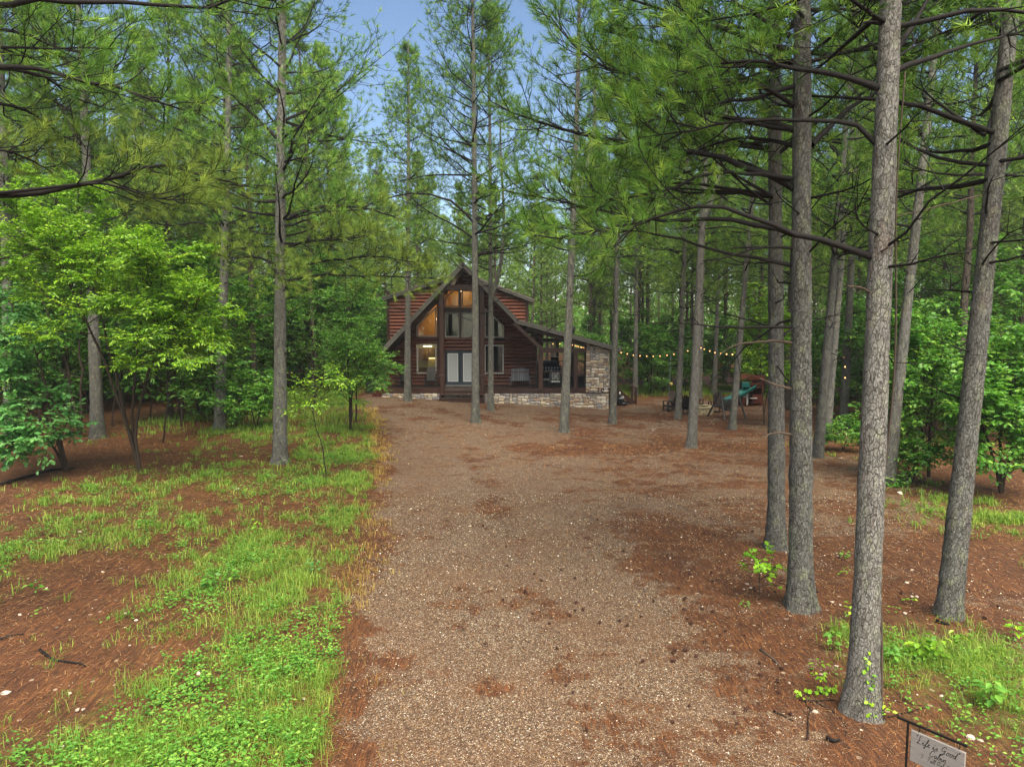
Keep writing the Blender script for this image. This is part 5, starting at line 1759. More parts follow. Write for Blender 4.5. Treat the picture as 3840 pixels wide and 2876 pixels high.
# limbs of L1, L2, L3, C1
y_ = L1[1][1]
limb(L1, r6((500, 900), (350, 620), (200, 480), (60, 400)), y_, .5, .10, (.35, 1), dens=.9)
limb(L1, r6((480, 1400), (640, 1340), (800, 1280), (950, 1230), (1100, 1190)), y_, -1.2, .08, (.35, 1), mat='needle_olive')
limb(L1, r6((500, 700), (560, 560), (700, 430), (860, 300)), y_, -.6, .08, (.3, 1))
limb(L1, r6((510, 250), (640, 160), (760, 110)), y_, .6, .06, (.5, 1), dens=.5)
limb(L1, r6((500, 1080), (360, 980), (150, 930), (0, 900)), y_, -1.5, .07, (.3, 1), mat='needle_olive')
y_ = L3[1][1]
limb(L3, r6((1800, 1350), (1950, 1290), (2150, 1280), (2320, 1300), (2480, 1360)), y_, 1.0, .09, (.4, 1), mat='needle_olive')
limb(L3, r6((1780, 960), (1900, 880), (2020, 780), (2080, 640)), y_, .5, .08, (.3, 1))
limb(L3, r6((1760, 900), (1600, 740), (1450, 600), (1290, 500)), y_, -.8, .09, (.3, 1))
limb(L3, r6((1740, 1250), (1600, 1260), (1440, 1180), (1250, 1050), (1100, 960)), y_, -1.5, .08, (.3, 1), mat='needle_olive')
limb(L3, r6((1740, 1340), (1600, 1330), (1450, 1290), (1300, 1250)), y_, .8, .07, (.3, 1), mat='needle_olive')
limb(L3, [(1050, 1000), (960, 960), (880, 970), (800, 950)], y_, -2.4, .06, (.2, 1), mat='needle_olive', dens=1.3)
limb(L3, [(1065, 1010), (1180, 985), (1300, 970), (1420, 960), (1560, 985)], y_, -2.6, .07, (.15, 1), mat='needle_olive', dens=1.3)
limb(L3, [(1065, 1060), (1150, 1035), (1290, 1030), (1480, 1040), (1640, 1046)], y_, -2.0, .06, (.45, 1), mat='needle_olive', dens=1.2)
limb(L3, [(1060, 940), (1150, 900), (1280, 905), (1400, 880)], y_, -3.2, .06, (.15, 1), mat='needle_olive', dens=1.3)
limb(L3, [(1050, 960), (1000, 940), (1010, 1000), (1080, 1060)], y_, -3.2, .05, (.1, 1), mat='needle_olive', dens=1.6)
limb(L3, [(1080, 1175), (1110, 1150), (1140, 1138)], y_, -.1, .02, None, wood='deadwood')
limb(L3, [(1045, 1180), (1000, 1180), (960, 1190)], y_, -.1, .02, None, wood='deadwood')
y_ = L2[1][1]
limb(L2, [(855, 880), (960, 850), (1060, 830), (1160, 860)], y_, -1.2, .07, (.3, 1), mat='needle_olive')
limb(L2, [(850, 880), (740, 830), (640, 850), (540, 830)], y_, -.8, .07, (.3, 1), mat='needle_olive')
limb(L2, [(850, 910), (960, 880), (1000, 860)], y_, .5, .04, None)
y_ = C1[1][1]
limb(C1, [(1775, 834), (1740, 790), (1680, 745), (1560, 722), (1470, 735), (1390, 772), (1300, 776)], y_, -1.0, .08, (.35, 1), mat='needle_olive')
limb(C1, [(1775, 834), (1830, 805), (1880, 795)], y_, -.3, .05, None)
limb(C1, [(1770, 920), (1650, 905), (1560, 885)], y_, .4, .035, (.7, 1), dens=.5)
limb(C3, [(2150, 700), (2250, 640), (2340, 632)], C3[1][1], .4, .05, (.5, 1))
limb(C3, [(2148, 880), (2260, 870), (2400, 872)], C3[1][1], -.6, .05, (.6, 1), mat='needle_olive')

# --- the stand behind ------------------------------------------------------------------------
FARTR = []
for i in range(4):
    rr_ = np.random.default_rng(50 + i)
    zz = np.linspace(0, 22, 8); zz[0] = -.3
    FARTR.append(trunk_mesh('trunk', np.stack([np.cumsum(rr_.normal(0, .05, 8)), np.cumsum(rr_.normal(0, .05, 8)), zz], -1), .34, M['bark_far'], 8, .2, .3, seed=i))
placed = [p[0][:2] for p in PINES]
def farpine(x, y, lod, label, group, h=None, s=None):
    t = thing('pine_tree', label, 'pine tree', (x, y, float(zg(x, y))), random.random() * 6.283, group)
    h = h or random.uniform(17.5, 21.5)
    k = random.uniform(.8, 1.15)
    lean = Quaternion((math.cos(x), math.sin(y), 0), random.gauss(0, .018))
    o = mobj('trunk', FARTR[random.randrange(4)], t, scale=(k, k, h / 22)); o.rotation_mode = 'QUATERNION'; o.rotation_quaternion = lean
    o = mobj('crown', CROWN[lod, random.randrange(4)], t, scale=(h / 22,) * 3); o.rotation_mode = 'QUATERNION'; o.rotation_quaternion = lean @ Quaternion((0, 0, 1), random.random() * 6.283)
def free(x, y, d):
    return all((x - a) ** 2 + (y - b) ** 2 > d * d for a, b in placed)
def scatter(x0, x1, y0, y1, spacing, n, lod, label, group, keep=lambda x, y: True, hr=(17.5, 21.5)):
    c = 0; k = 0
    while c < n and k < n * 40:
        k += 1
        x = random.uniform(x0, x1); y = random.uniform(y0, y1)
        if abs(x) > y * .80 + 3 or not keep(x, y) or not free(x, y, spacing): continue
        placed.append((x, y)); c += 1
        farpine(x, y, lod, label, group, random.uniform(*hr))
incabin = lambda x, y: not (-11 < x < 9 and y < 59)
scatter(-34, -11, 30, 52, 4.2, 30, 'back', 'slender pine deep in the wood beside the drive', 'pines deep in the wood beside the drive')
scatter(15, 40, 27, 50, 4.3, 26, 'back', 'slender pine deep in the wood beyond the fire pit', 'pines deep in the wood beyond the fire pit', lambda x, y: x > 12 + (y - 25) * .25)
scatter(6, 46, 47, 70, 3.8, 46, 'back', 'slim pine in the stand behind the string lights', 'pines behind the string lights', incabin, (18, 21.5))
scatter(-60, -8, 50, 80, 4.2, 48, 'back', 'slim pine in the stand behind the cabin gable end', 'pines behind the cabin gable end', incabin, (16.5, 20.5))
scatter(-16, 20, 60, 90, 4.6, 34, 'far', 'slim pine in the stand straight behind the cabin roof', 'pines behind the cabin roof', lambda x, y: True, (13.5, 17.5))
scatter(-95, 95, 78, 130, 5.2, 130, 'far', 'distant pine in the hazy stand far behind cabin', 'distant pines', lambda x, y: abs(x + 3) > .28 * y or y > 100, (14, 19))

# ------------------------------------------------------------------ broadleaf understory
def broad(seed, stems, n1=10, n2=6, n3=5, n4=6, leaf=(.10, .055), reach=1.0, lobed=False, mats=('stem', 'leaf_mid'), flat=.35, t0=.35, r0=.05, twig=.35, droop=.25, wood_sides=5):
    """stems: list of paths (N,3). leaves sit in flat layered sprays"""
    r = np.random.default_rng(seed)
    w = PB(); lv = PB()
    for st in stems:
        st = np.asarray(st, float)
        L = np.concatenate([[0], np.cumsum(np.linalg.norm(np.diff(st, axis=0), axis=1))])
        q = np.linspace(0, L[-1], 12)
        path = np.stack([np.interp(q, L, st[:, k]) for k in range(3)], 1)
        path[1:-1] = .25 * path[:-2] + .5 * path[1:-1] + .25 * path[2:]
        path[1:-1] += r.normal(0, .015 * L[-1] / 4, (10, 3))
        w.wood(path[None], [r0], [r0 * .2], 8, .9)
        B1 = spawn(path[None], n1, t0, 1.0, (.6, 1.3), lambda t, l: reach * (.55 + .75 * (1 - t)), 7, .25, .35, 1.6, r)
        w.wood(B1, r0 * .34, .006, wood_sides)
        B2 = spawn(B1, n2, .2, 1.0, (.5, 1.1), lambda t, l: .45 * l * (1.15 - t) + .18, 5, .1, .3, flat, r)
        w.wood(B2, .008, .004, 3)
        B3 = spawn(B2, n3, .15, 1.0, (.5, 1.1), lambda t, l: twig * .6 + .25 * l, 3, .05, .25, flat, r)
        if n3 > 3: w.wood(B3, .0045, .003, 3)
        Mn = len(B3)
        t = (np.arange(n4)[None] + r.random((Mn, n4))) / n4
        p, tn = at(B3, t)
        side = np.where(np.arange(n4)[None] % 2 == 0, 1., -1.)[..., None]
        hz_ = _norm(np.cross(tn, ZUP) + 1e-6)
        d = _norm(tn * .75 + side * hz_ * r.uniform(.5, 1.2, (Mn, n4, 1)) + r.normal(0, .18, (Mn, n4, 3)))
        up = _norm(ZUP + r.normal(0, .38, (Mn, n4, 3)))
        ks = r.uniform(.7, 1.25, Mn * n4)
        spray = np.repeat(np.clip(r.normal(.5, .16, Mn), 0, 1), n4)
        tone = np.clip(spray + r.normal(0, .13, Mn * n4), 0, 1)
        lv.leaves(p.reshape(-1, 3), d.reshape(-1, 3), up.reshape(-1, 3), leaf[0] * ks, leaf[1] * ks, droop, r, tone, lobed)
    return w.mesh('stem', [M[mats[0]]]), lv.mesh('crown', [M[mats[1]]])

def broadtree(name, label, cat, base, meshes, rz=0.0, scale=1.0, group=None, wname='trunk'):
    t = thing(name, label, cat, base, rz, group)
    t.scale = (scale,) * 3
    mobj(wname, meshes[0], t); mobj('crown', meshes[1], t)
    return t

def stem_px(base, pts, dys):
    """stem path in local coordinates from points of the photograph"""
    g = G(*base)
    out = [np.zeros(3)]
    for (a, b), dy in zip(pts, dys):
        out.append(P(a, b, g[1] + dy) - g)
    return g, np.array(out)

# bright layered tree over the wood floor
g, s1 = stem_px((525, 1772), [(470, 1560), (420, 1350), (370, 1150), (330, 1000), (290, 840), (260, 760)], [0, .1, .3, .4, .2, 0])
_, s2 = stem_px((525, 1772), [(490, 1600), (510, 1420), (520, 1260), (560, 1110), (600, 960)], [-.1, -.5, -.9, -1.2, -1.3])
_, s3 = stem_px((525, 1772), [(480, 1600), (400, 1380), (290, 1130), (180, 950), (60, 860)], [-.3, -.8, -1.2, -1.5, -1.6])
_, s4 = stem_px((525, 1772), [(500, 1600), (540, 1430), (610, 1280), (680, 1190), (740, 1160)], [-.2, -.4, -.9, -1.2, -1.4])
me = broad(1, [s1, s2, s3, s4], 17, 9, 8, 10, (.115, .052), 2.1, False, ('stem', 'leaf_bright'), .28, .55, .055, twig=.42)
broadtree('understory_tree', 'bright yellow green layered understory tree in the wood', 'tree', g, me)
g, s1 = stem_px((250, 1770), [(200, 1600), (170, 1430), (120, 1280), (60, 1150)], [0, -.3, -.5, -.6])
_, s2 = stem_px((250, 1770), [(230, 1640), (120, 1540), (20, 1480), (-60, 1420)], [-.2, -.6, -.9, -1.0])
_, s3 = stem_px((250, 1770), [(200, 1600), (90, 1420), (10, 1260), (-60, 1120)], [.2, .4, .2, .0])
_, s4 = stem_px((250, 1770), [(190, 1650), (130, 1640), (70, 1650)], [-.6, -1.1, -1.5])
me = broad(2, [s1, s2, s3, s4], 9, 6, 5, 6, (.17, .10), 1.25, True, ('stem', 'leaf_blue'), .6, .4, .05)
broadtree('oak_sapling', 'bluish green oak with lobed leaves at picture edge', 'oak tree', g, me)
# dark thin stems behind
g, s1 = stem_px((300, 1640), [(310, 1450), (290, 1300), (330, 1100), (360, 950)], [0, .2, .3, .4])
_, s2 = stem_px((300, 1640), [(270, 1500), (250, 1350), (190, 1200), (120, 1050)], [0, .2, .3, .4])
me = broad(3, [s1, s2], 12, 7, 6, 6, (.13, .07), 1.7, False, ('stem', 'leaf_mid'), .5, .3, .06)
broadtree('understory_tree', 'dim green slim tree in shade behind the bright layered tree', 'tree', g, me)
# dogwood by the cabin corner
g, s1 = stem_px((1315, 1620), [(1312, 1480), (1300, 1340), (1310, 1200), (1290, 1080), (1300, 990)], [0, 0, 0, .2, .3])
_, s2 = stem_px((1315, 1620), [(1318, 1480), (1340, 1380), (1380, 1330), (1410, 1350)], [-.3, -.5, -.8, -1.0])
me = broad(4, [s1, s2], 17, 8, 7, 8, (.105, .05), 1.8, False, ('stem', 'leaf_mid'), .35, .25, .05)
broadtree('dogwood_tree', 'mid green layered tree partly covering the cabin corner', 'tree', g, me)
g, s1 = stem_px((1336, 1590), [(1336, 1480), (1345, 1400), (1360, 1330)], [0, 0, 0])
me = broad(5, [s1], 10, 6, 5, 6, (.12, .06), 1.5, False, ('stem', 'leaf_bright'), .4, .35, .045)
broadtree('understory_tree', 'small leafy tree with twin dark stems at drive edge', 'tree', g, me)
g, s1 = stem_px((1224, 1803), [(1205, 1650), (1165, 1560), (1190, 1450), (1240, 1400)], [0, 0, 0, 0])
me = broad(6, [s1], 9, 5, 4, 5, (.11, .055), .95, False, ('stem', 'leaf_bright'), .4, .5, .022)
broadtree('crooked_sapling', 'crooked thin sapling standing in grass at drive edge', 'sapling', g, me, wname='stem')
g, s1 = stem_px((960, 1610), [(945, 1540), (920, 1480), (890, 1440)], [0, 0, 0])
_, s2 = stem_px((960, 1610), [(975, 1540), (990, 1470), (1010, 1430)], [0, 0, -.2])
me = broad(7, [s1, s2], 8, 6, 5, 6, (.15, .085), .95, False, ('stem', 'leaf_mid'), .8, .15, .03)
broadtree('shrub', 'dark glossy shrub between two pines at wood edge', 'shrub', g, me, wname='stem')
g, s1 = stem_px((800, 1560), [(770, 1420), (740, 1260), (760, 1120), (780, 1010)], [0, .2, .3, .3])
_, s2 = stem_px((800, 1560), [(820, 1420), (870, 1300), (930, 1200), (960, 1110)], [0, .2, .3, .3])
me = broad(8, [s1, s2], 15, 8, 7, 7, (.11, .055), 1.9, False, ('stem', 'leaf_bright'), .4, .25, .05)
broadtree('understory_tree', 'leafy green tree beneath pine boughs, between two pine trunks', 'tree', g, me)
g, s1 = stem_px((1180, 1530), [(1180, 1400), (1170, 1260), (1160, 1130), (1150, 1040)], [0, 0, 0, 0])
me = broad(9, [s1], 18, 7, 6, 6, (.12, .06), 2.0, False, ('stem', 'leaf_mid'), .4, .2, .05)
broadtree('understory_tree', 'green understory tree beyond the grass left of the cabin', 'tree', g, me)
# right side
g, s1 = stem_px((3483, 1790), [(3484, 1640), (3500, 1480), (3490, 1330), (3480, 1240)], [0, 0, 0, .2])
_, s2 = stem_px((3483, 1790), [(3470, 1680), (3440, 1540), (3400, 1420), (3370, 1300)], [0, 0, .2, .3])
me = broad(10, [s1, s2], 14, 7, 6, 6, (.14, .08), 1.5, True, ('stem', 'leaf_mid'), .6, .2, .05)
broadtree('oak_sapling', 'green young oak behind the leaning straw-bank pine', 'oak tree', g, me)
g, s1 = stem_px((3756, 1850), [(3750, 1700), (3760, 1540), (3740, 1400), (3760, 1260)], [0, 0, 0, .2])
_, s2 = stem_px((3756, 1850), [(3790, 1700), (3830, 1560), (3850, 1420), (3880, 1300)], [0, -.2, -.3, -.3])
_, s3 = stem_px((3756, 1850), [(3730, 1740), (3700, 1640), (3660, 1560), (3640, 1480)], [0, -.2, -.3, -.3])
me = broad(11, [s1, s2, s3], 14, 7, 6, 6, (.15, .085), 1.25, True, ('stem', 'leaf_mid'), .7, .1, .05)
broadtree('oak_tree', 'dense leafy oak thicket at the picture edge beyond straw', 'oak tree', g, me)
g, s1 = stem_px((3420, 1812), [(3400, 1760), (3380, 1720)], [0, 0])
_, s2 = stem_px((3420, 1812), [(3440, 1750), (3470, 1710)], [0, -.2])
me = broad(12, [s1, s2], 8, 5, 5, 6, (.13, .065), .7, False, ('stem', 'leaf_mid'), .6, .1, .02)
broadtree('shrub', 'low leafy shrub at foot of the vine-clad pale pine', 'shrub', g, me, wname='stem')
g, s1 = stem_px((3160, 1690), [(3155, 1650), (3140, 1625)], [0, 0])
_, s2 = stem_px((3160, 1690), [(3175, 1650), (3195, 1630)], [0, -.2])
me = broad(13, [s1, s2], 7, 5, 4, 5, (.15, .07), .8, False, ('stem', 'leaf_mid'), .5, .2, .02)
broadtree('shrub', 'small spreading shrub beside the mossy-footed leaning pine', 'shrub', g, me, wname='stem')
g, s1 = stem_px((3250, 1600), [(3240, 1480), (3230, 1360), (3210, 1260), (3200, 1150)], [0, 0, 0, 0])
me = broad(14, [s1], 16, 7, 5, 6, (.14, .075), 1.5, False, ('stem', 'leaf_mid'), .5, .2, .04)
broadtree('understory_tree', 'vine-hung understory tree beside the light bulb pine', 'tree', g, me)
g, s1 = stem_px((3560, 1640), [(3555, 1400), (3580, 1200), (3560, 1020), (3530, 900)], [0, 0, 0, .2])
_, s2 = stem_px((3560, 1640), [(3560, 1400), (3610, 1230), (3680, 1120), (3720, 1020)], [0, 0, 0, .2])
_, s3 = stem_px((3560, 1640), [(3550, 1400), (3480, 1200), (3420, 1080), (3380, 980)], [0, 0, 0, .2])
me = broad(15, [s1, s2, s3], 15, 7, 6, 6, (.16, .085), 2.3, False, ('stem', 'leaf_mid'), .4, .4, .07)
broadtree('understory_tree', 'tall broad understory tree with dark forking branches behind oaks', 'tree', g, me)
g, s1 = stem_px((2866, 1594), [(2862, 1500), (2850, 1400), (2855, 1280), (2840, 1170), (2830, 1100)], [0, 0, 0, 0, 0])
_, s2 = stem_px((2866, 1594), [(2866, 1500), (2900, 1400), (2930, 1300), (2950, 1190)], [0, 0, .3, .4])
me = broad(16, [s1, s2], 15, 7, 6, 6, (.15, .085), 1.5, True, ('stem', 'leaf_bright'), .5, .3, .035)
broadtree('oak_sapling', 'bright young oak overhanging the playhouse slide', 'oak tree', g, me)
g, s1 = stem_px((2850, 2252), [(2848, 2200), (2850, 2150), (2858, 2100)], [0, 0, 0])
me = broad(17, [s1], 7, 2, 2, 4, (.11, .065), .34, True, ('stem', 'leaf_lime'), .9, .25, .009, twig=.12)
broadtree('lime_sapling', 'lime green oak seedling at the foot of dead-limbed pine', 'sapling', g, me, wname='stem')

# background understory: shared variants
UV = []
for i in range(5):
    rr_ = np.random.default_rng(70 + i)
    h = 5.0
    sts = [np.array([[0, 0, -.1], [rr_.normal(0, .2), rr_.normal(0, .2), h * .3], [rr_.normal(0, .6), rr_.normal(0, .6), h * .65], [rr_.normal(0, .9), rr_.normal(0, .9), h]]) for _ in range(2)]
    UV.append(broad(80 + i, sts, 14, 6, 5, 5, (.21, .12), 1.9, False, ('stem', 'leaf_far'), .6, .06, .045))
UL = MB
def under(n, x0, x1, y0, y1, label, group, keep=lambda x, y: True, sc=(.7, 1.25), sp=2.2):
    c = k = 0; pos = []
    while c < n and k < n * 60:
        k += 1
        x = random.uniform(x0, x1); y = random.uniform(y0, y1)
        if abs(x) > y * .78 + 2 or not keep(x, y) or any((x - a) ** 2 + (y - b) ** 2 < sp * sp for a, b in pos): continue
        pos.append((x, y)); c += 1
        v = UV[random.randrange(5)]
        broadtree('understory_tree', label, 'tree', (x, y, float(zg(x, y))), v, random.random() * 6.283, random.uniform(*sc), group)
under(46, -40, -11.5, 29, 52, 'small leafy tree deep among pines in the drive-side wood', 'understory deep in drive-side wood', sc=(.75, 1.35))
under(24, 4, 26, 48.5, 60, 'small leafy tree in the green thicket behind the yard', 'thicket behind the yard', lambda x, y: x > 7 or y > 57, (.6, 1.05), 1.9)
under(22, 17, 42, 28, 48, 'small leafy tree in the shade beyond the playhouse', 'understory beyond the playhouse', lambda x, y: x > 15 + (y - 28) * .22, (.8, 1.4), 2.2)
under(16, -26, -9, 50, 64, 'small leafy tree showing past the cabin gable end', 'understory past the cabin gable end', sc=(.8, 1.4))
# far mass that closes the view
r = np.random.default_rng(9)
pb = PB()
n = 40000
a = r.uniform(-.85, .85, n); dist = r.uniform(88, 170, n)
x = np.tan(a * .75) * dist; y = dist
hgt = r.beta(1.2, 2.0, n) * (7 + 7 * vnoise(x, y, .06, 3))
p = np.stack([x, y, zg(x, y) + hgt], -1)
pb.leaves(p, r.normal(0, 1, (n, 3)), _norm(r.normal(0, .6, (n, 3)) + ZUP), r.uniform(.5, 1.1, n), r.uniform(.35, .7, n), .2, r)
o = mobj('far_woods', pb.mesh('far_woods', [M['leaf_far']])); o['kind'] = 'stuff'; o['label'] = 'hazy green undergrowth far behind the pine stand'; o['category'] = 'woods'
# thin shaded stems in the wood beside the drive
for i, (px, py, tp) in enumerate([(150, 1650, (120, 1250)), (420, 1600, (440, 1150)), (560, 1580, (590, 1180)), (680, 1600, (660, 1200)), (90, 1690, (40, 1300)), (610, 1660, (640, 1250))]):
    g, s1 = stem_px((px, py), [((px * 2 + tp[0]) / 3 + 8, (py * 2 + tp[1]) / 3), ((px + 2 * tp[0]) / 3 - 6, (py + 2 * tp[1]) / 3), tp], [0, .1, .2])
    me = broad(400 + i, [s1], 9, 5, 5, 6, (.12, .06), 1.2, False, ('stem', 'leaf_mid'), .45, .5, .035)
    broadtree('thin_sapling', 'thin dark-stemmed sapling in the shade of the wood', 'sapling', g, me, group='thin shaded saplings in the wood', wname='stem')

# ------------------------------------------------------------------ ground cover
def clear(x, y):
    """not under the cabin or on a trunk"""
    return ~((x > -9.2) & (x < 7) & (y > 40.3) & (y < 58))
r = np.random.default_rng(21)
def sample(n, x0, x1, y0, y1, dens, near=0.0):
    xs, ys = [], []
    got = 0
    while got < n:
        x = r.uniform(x0, x1, n * 3); y = r.uniform(y0, y1, n * 3)
        k = (r.random(n * 3) < dens(x, y)) & (np.abs(x) < y * .78 + .8) & clear(x, y)
        xs.append(x[k]); ys.append(y[k]); got += k.sum()
    return np.concatenate(xs)[:n], np.concatenate(ys)[:n]

def blades(xc, yc, nb, h, w, spread, mat, name, label, cat='grass', lean=.5, tone0=.45):
    n = len(xc) * nb
    x = np.repeat(xc, nb) + r.normal(0, 1, n) * np.repeat(spread, nb) if np.ndim(spread) else np.repeat(xc, nb) + r.normal(0, spread, n)
    y = np.repeat(yc, nb) + r.normal(0, 1, n) * (np.repeat(spread, nb) if np.ndim(spread) else spread)
    z = zg(x, y) - .01
    a = r.random(n) * 6.283
    hh = np.repeat(h, nb) * r.uniform(.5, 1.15, n)
    ln = r.uniform(.1, 1.0, n) * lean
    dx, dy = np.cos(a), np.sin(a)
    b = np.stack([x, y, z], -1)
    side = np.stack([-dy, dx, 0 * a], -1)
    ww = (np.repeat(w, nb) * r.uniform(.7, 1.2, n))[:, None]
    fw = np.stack([dx, dy, 0 * a], -1)
    m = b + fw * (hh * ln * .35)[:, None] + ZUP * (hh * .6)[:, None]
    tp = b + fw * (hh * ln * 1.1)[:, None] + ZUP * (hh * (1 - .35 * ln))[:, None]
    V = np.stack([b - side * ww / 2, b + side * ww / 2, m + side * ww * .4, m - side * ww * .4, tp], 1).reshape(-1, 3)
    i = (np.arange(n) * 5)[:, None]
    Q = i + np.array([[0, 1, 2, 3]]); T = i + np.array([[3, 2, 4]])
    clump = np.repeat(np.clip(r.normal(tone0, .16, len(xc)), 0, 1), nb)
    tone = np.clip(clump + r.normal(0, .14, n), 0, 1)
    me = mesh_np(name, V, [Q, T], [M[mat]], tone=[tone, tone])
    o = mobj(name, me); o['kind'] = 'stuff'; o['label'] = label; o['category'] = cat
    return o
gdens = lambda x, y: np.clip(green(x, y) * (fbm(x, y, 1.5, 6) * 3.6 - 1.45), 0, 1)
x, y = sample(5200, -16, 12, 5.2, 30, lambda x, y: gdens(x, y) * np.clip(14 / y, .3, 1))
d_ = np.hypot(x, y)
blades(x, y, 13, r.uniform(.06, .26, len(x)), np.maximum(.006, d_ / 709 * .5), r.uniform(.015, .12, len(x)), 'grass', 'grass', 'bright yellow green grass growing over the pine straw', lean=1.25)
x, y = sample(2600, -16, 26, 28, 56, lambda x, y: gdens(x, y))
d_ = np.hypot(x, y)
blades(x, y, 10, r.uniform(.2, .42, len(x)), d_ / 709 * .42, .16, 'grass', 'grass', 'green grass along the far edge of the wood', lean=.7)
# dry grass fringe on the drive edge
def fringe(x, y):
    d = x - drive_edge(y)
    return np.exp(-((d - .05) / .4) ** 2) * np.clip(fbm(x, y, .5, 12) * 2.2 - .6, 0, 1)
x, y = sample(520, -9, -1, 5.2, 36, fringe)
d_ = np.hypot(x, y)
blades(x, y, 9, r.uniform(.06, .18, len(x)), np.maximum(.004, d_ / 709 * .38), .06, 'drygrass', 'dry_grass', 'straw yellow dry grass fringing the gravel drive', lean=.8)
# broadleaf weeds
x, y = sample(2300, -12, 10, 5.2, 24, lambda x, y: np.clip(green(x, y) * (fbm(x, y, .7, 31) * 2.6 - .95), 0, 1))
pb = PB()
nl = 9
n = len(x) * nl
X0 = np.repeat(x, nl) + r.normal(0, .05, n); Y0 = np.repeat(y, nl) + r.normal(0, .05, n)
p = np.stack([X0, Y0, zg(X0, Y0) + r.uniform(.03, .17, n)], -1)
a = r.random(n) * 6.283
d = np.stack([np.cos(a), np.sin(a), r.uniform(-.1, .4, n)], -1)
k = r.uniform(.6, 1.2, n)
pb.leaves(p, d, _norm(ZUP + r.normal(0, .3, (n, 3))), .055 * k, .034 * k, .1, r, np.clip(np.repeat(r.normal(.5, .18, len(x)), nl) + r.normal(0, .1, n), 0, 1))
o = mobj('ground_cover', pb.mesh('ground_cover', [M['weed']])); o['kind'] = 'stuff'; o['label'] = 'low leafy weeds creeping among the grass'; o['category'] = 'weeds'
# gravel and pine straw close to the camera
n = 42000
yy = 5.4 + 13 * r.random(n * 4) ** 1.5; xx = r.uniform(-4, 9, n * 4)
k = (r.random(n * 4) < gravel(xx, yy) * np.clip(fbm(xx, yy, 1.1, 15) * 2.1 - .3, .05, 1)) & (np.abs(xx) < yy * .76 + .5)
xx, yy = xx[k][:n], yy[k][:n]; n = len(xx)
s = r.lognormal(-5.15, .35, n) * np.clip(yy / 9, .8, 1.6)
oct_ = np.array([[1, 0, 0], [-1, 0, 0], [0, 1, 0], [0, -1, 0], [0, 0, 1], [0, 0, -1.]])
tri = np.array([[0, 2, 4], [2, 1, 4], [1, 3, 4], [3, 0, 4], [2, 0, 5], [1, 2, 5], [3, 1, 5], [0, 3, 5]])
a = r.random(n) * 6.283
ca, sa = np.cos(a), np.sin(a)
sc = np.stack([r.uniform(.8, 1.4, n), r.uniform(.7, 1.1, n), r.uniform(.5, .8, n)], -1) * s[:, None]
V = oct_[None] * sc[:, None, :]
V = np.stack([V[..., 0] * ca[:, None] - V[..., 1] * sa[:, None], V[..., 0] * sa[:, None] + V[..., 1] * ca[:, None], V[..., 2]], -1)
V = V + np.stack([xx, yy, zg(xx, yy) + s * .2 + .012], -1)[:, None]
F = ((np.arange(n) * 6)[:, None, None] + tri[None]).reshape(-1, 3)
def pebmat():
    t = NT('loose_pebbles')
    col = t.ramp(t.attr('tone'), [(0, lin('#3a3229')), (.3, lin('#604a34')), (.52, lin('#826645')), (.7, lin('#73695d')), (.84, lin('#9f8660')), (.95, lin('#baac92')), (1, lin('#e4ddcc'))])
    return t.set(col, .6, .35)
M['pebble'] = pebmat()
me = mesh_np('gravel', V.reshape(-1, 3), [F], [M['pebble']], tone=[np.repeat(r.random(n), 8)])
o = mobj('gravel', me); o['kind'] = 'stuff'; o['label'] = 'loose rounded pebbles on the gravel drive'; o['category'] = 'gravel'
n = 110000
yy = 5.2 + 26 * r.random(n * 3) ** 1.7; xx = r.uniform(-18, 20, n * 3)
k = (r.random(n * 3) < 1.05 - gravel(xx, yy)) & (np.abs(xx) < yy * .76 + .5)
xx, yy = xx[k][:n], yy[k][:n]; n = len(xx)
a = r.random(n) * 3.1416 + fbm(xx, yy, .8, 40) * 3; L = r.uniform(.07, .17, n) * np.clip(yy / 9, .9, 1.8)
w = np.maximum(.004, yy / 709 * .42)
b = np.stack([xx, yy, zg(xx, yy) + r.uniform(.005, .04, n)], -1)
dv = np.stack([np.cos(a), np.sin(a), r.normal(0, .12, n)], -1); sd = np.stack([-np.sin(a), np.cos(a), 0 * a], -1)
V = np.stack([b - dv * L[:, None] / 2 - sd * w[:, None] / 2, b - dv * L[:, None] / 2 + sd * w[:, None] / 2, b + dv * L[:, None] / 2], 1).reshape(-1, 3)
def strawmat():
    t = NT('fallen_pine_needles')
    col = t.ramp(t.attr('tone'), [(0, lin('#2e1d12')), (.4, lin('#5c3a22')), (.75, lin('#875a35')), (1, lin('#b58e60'))])
    return t.set(col, .65, .3)
M['straw'] = strawmat()
me = mesh_np('pine_straw', V, [np.arange(len(V)).reshape(-1, 3)], [M['straw']], tone=[r.random(n)])
o = mobj('pine_straw', me); o['kind'] = 'stuff'; o['label'] = 'rusty fallen pine needles matted over the ground'; o['category'] = 'pine straw'

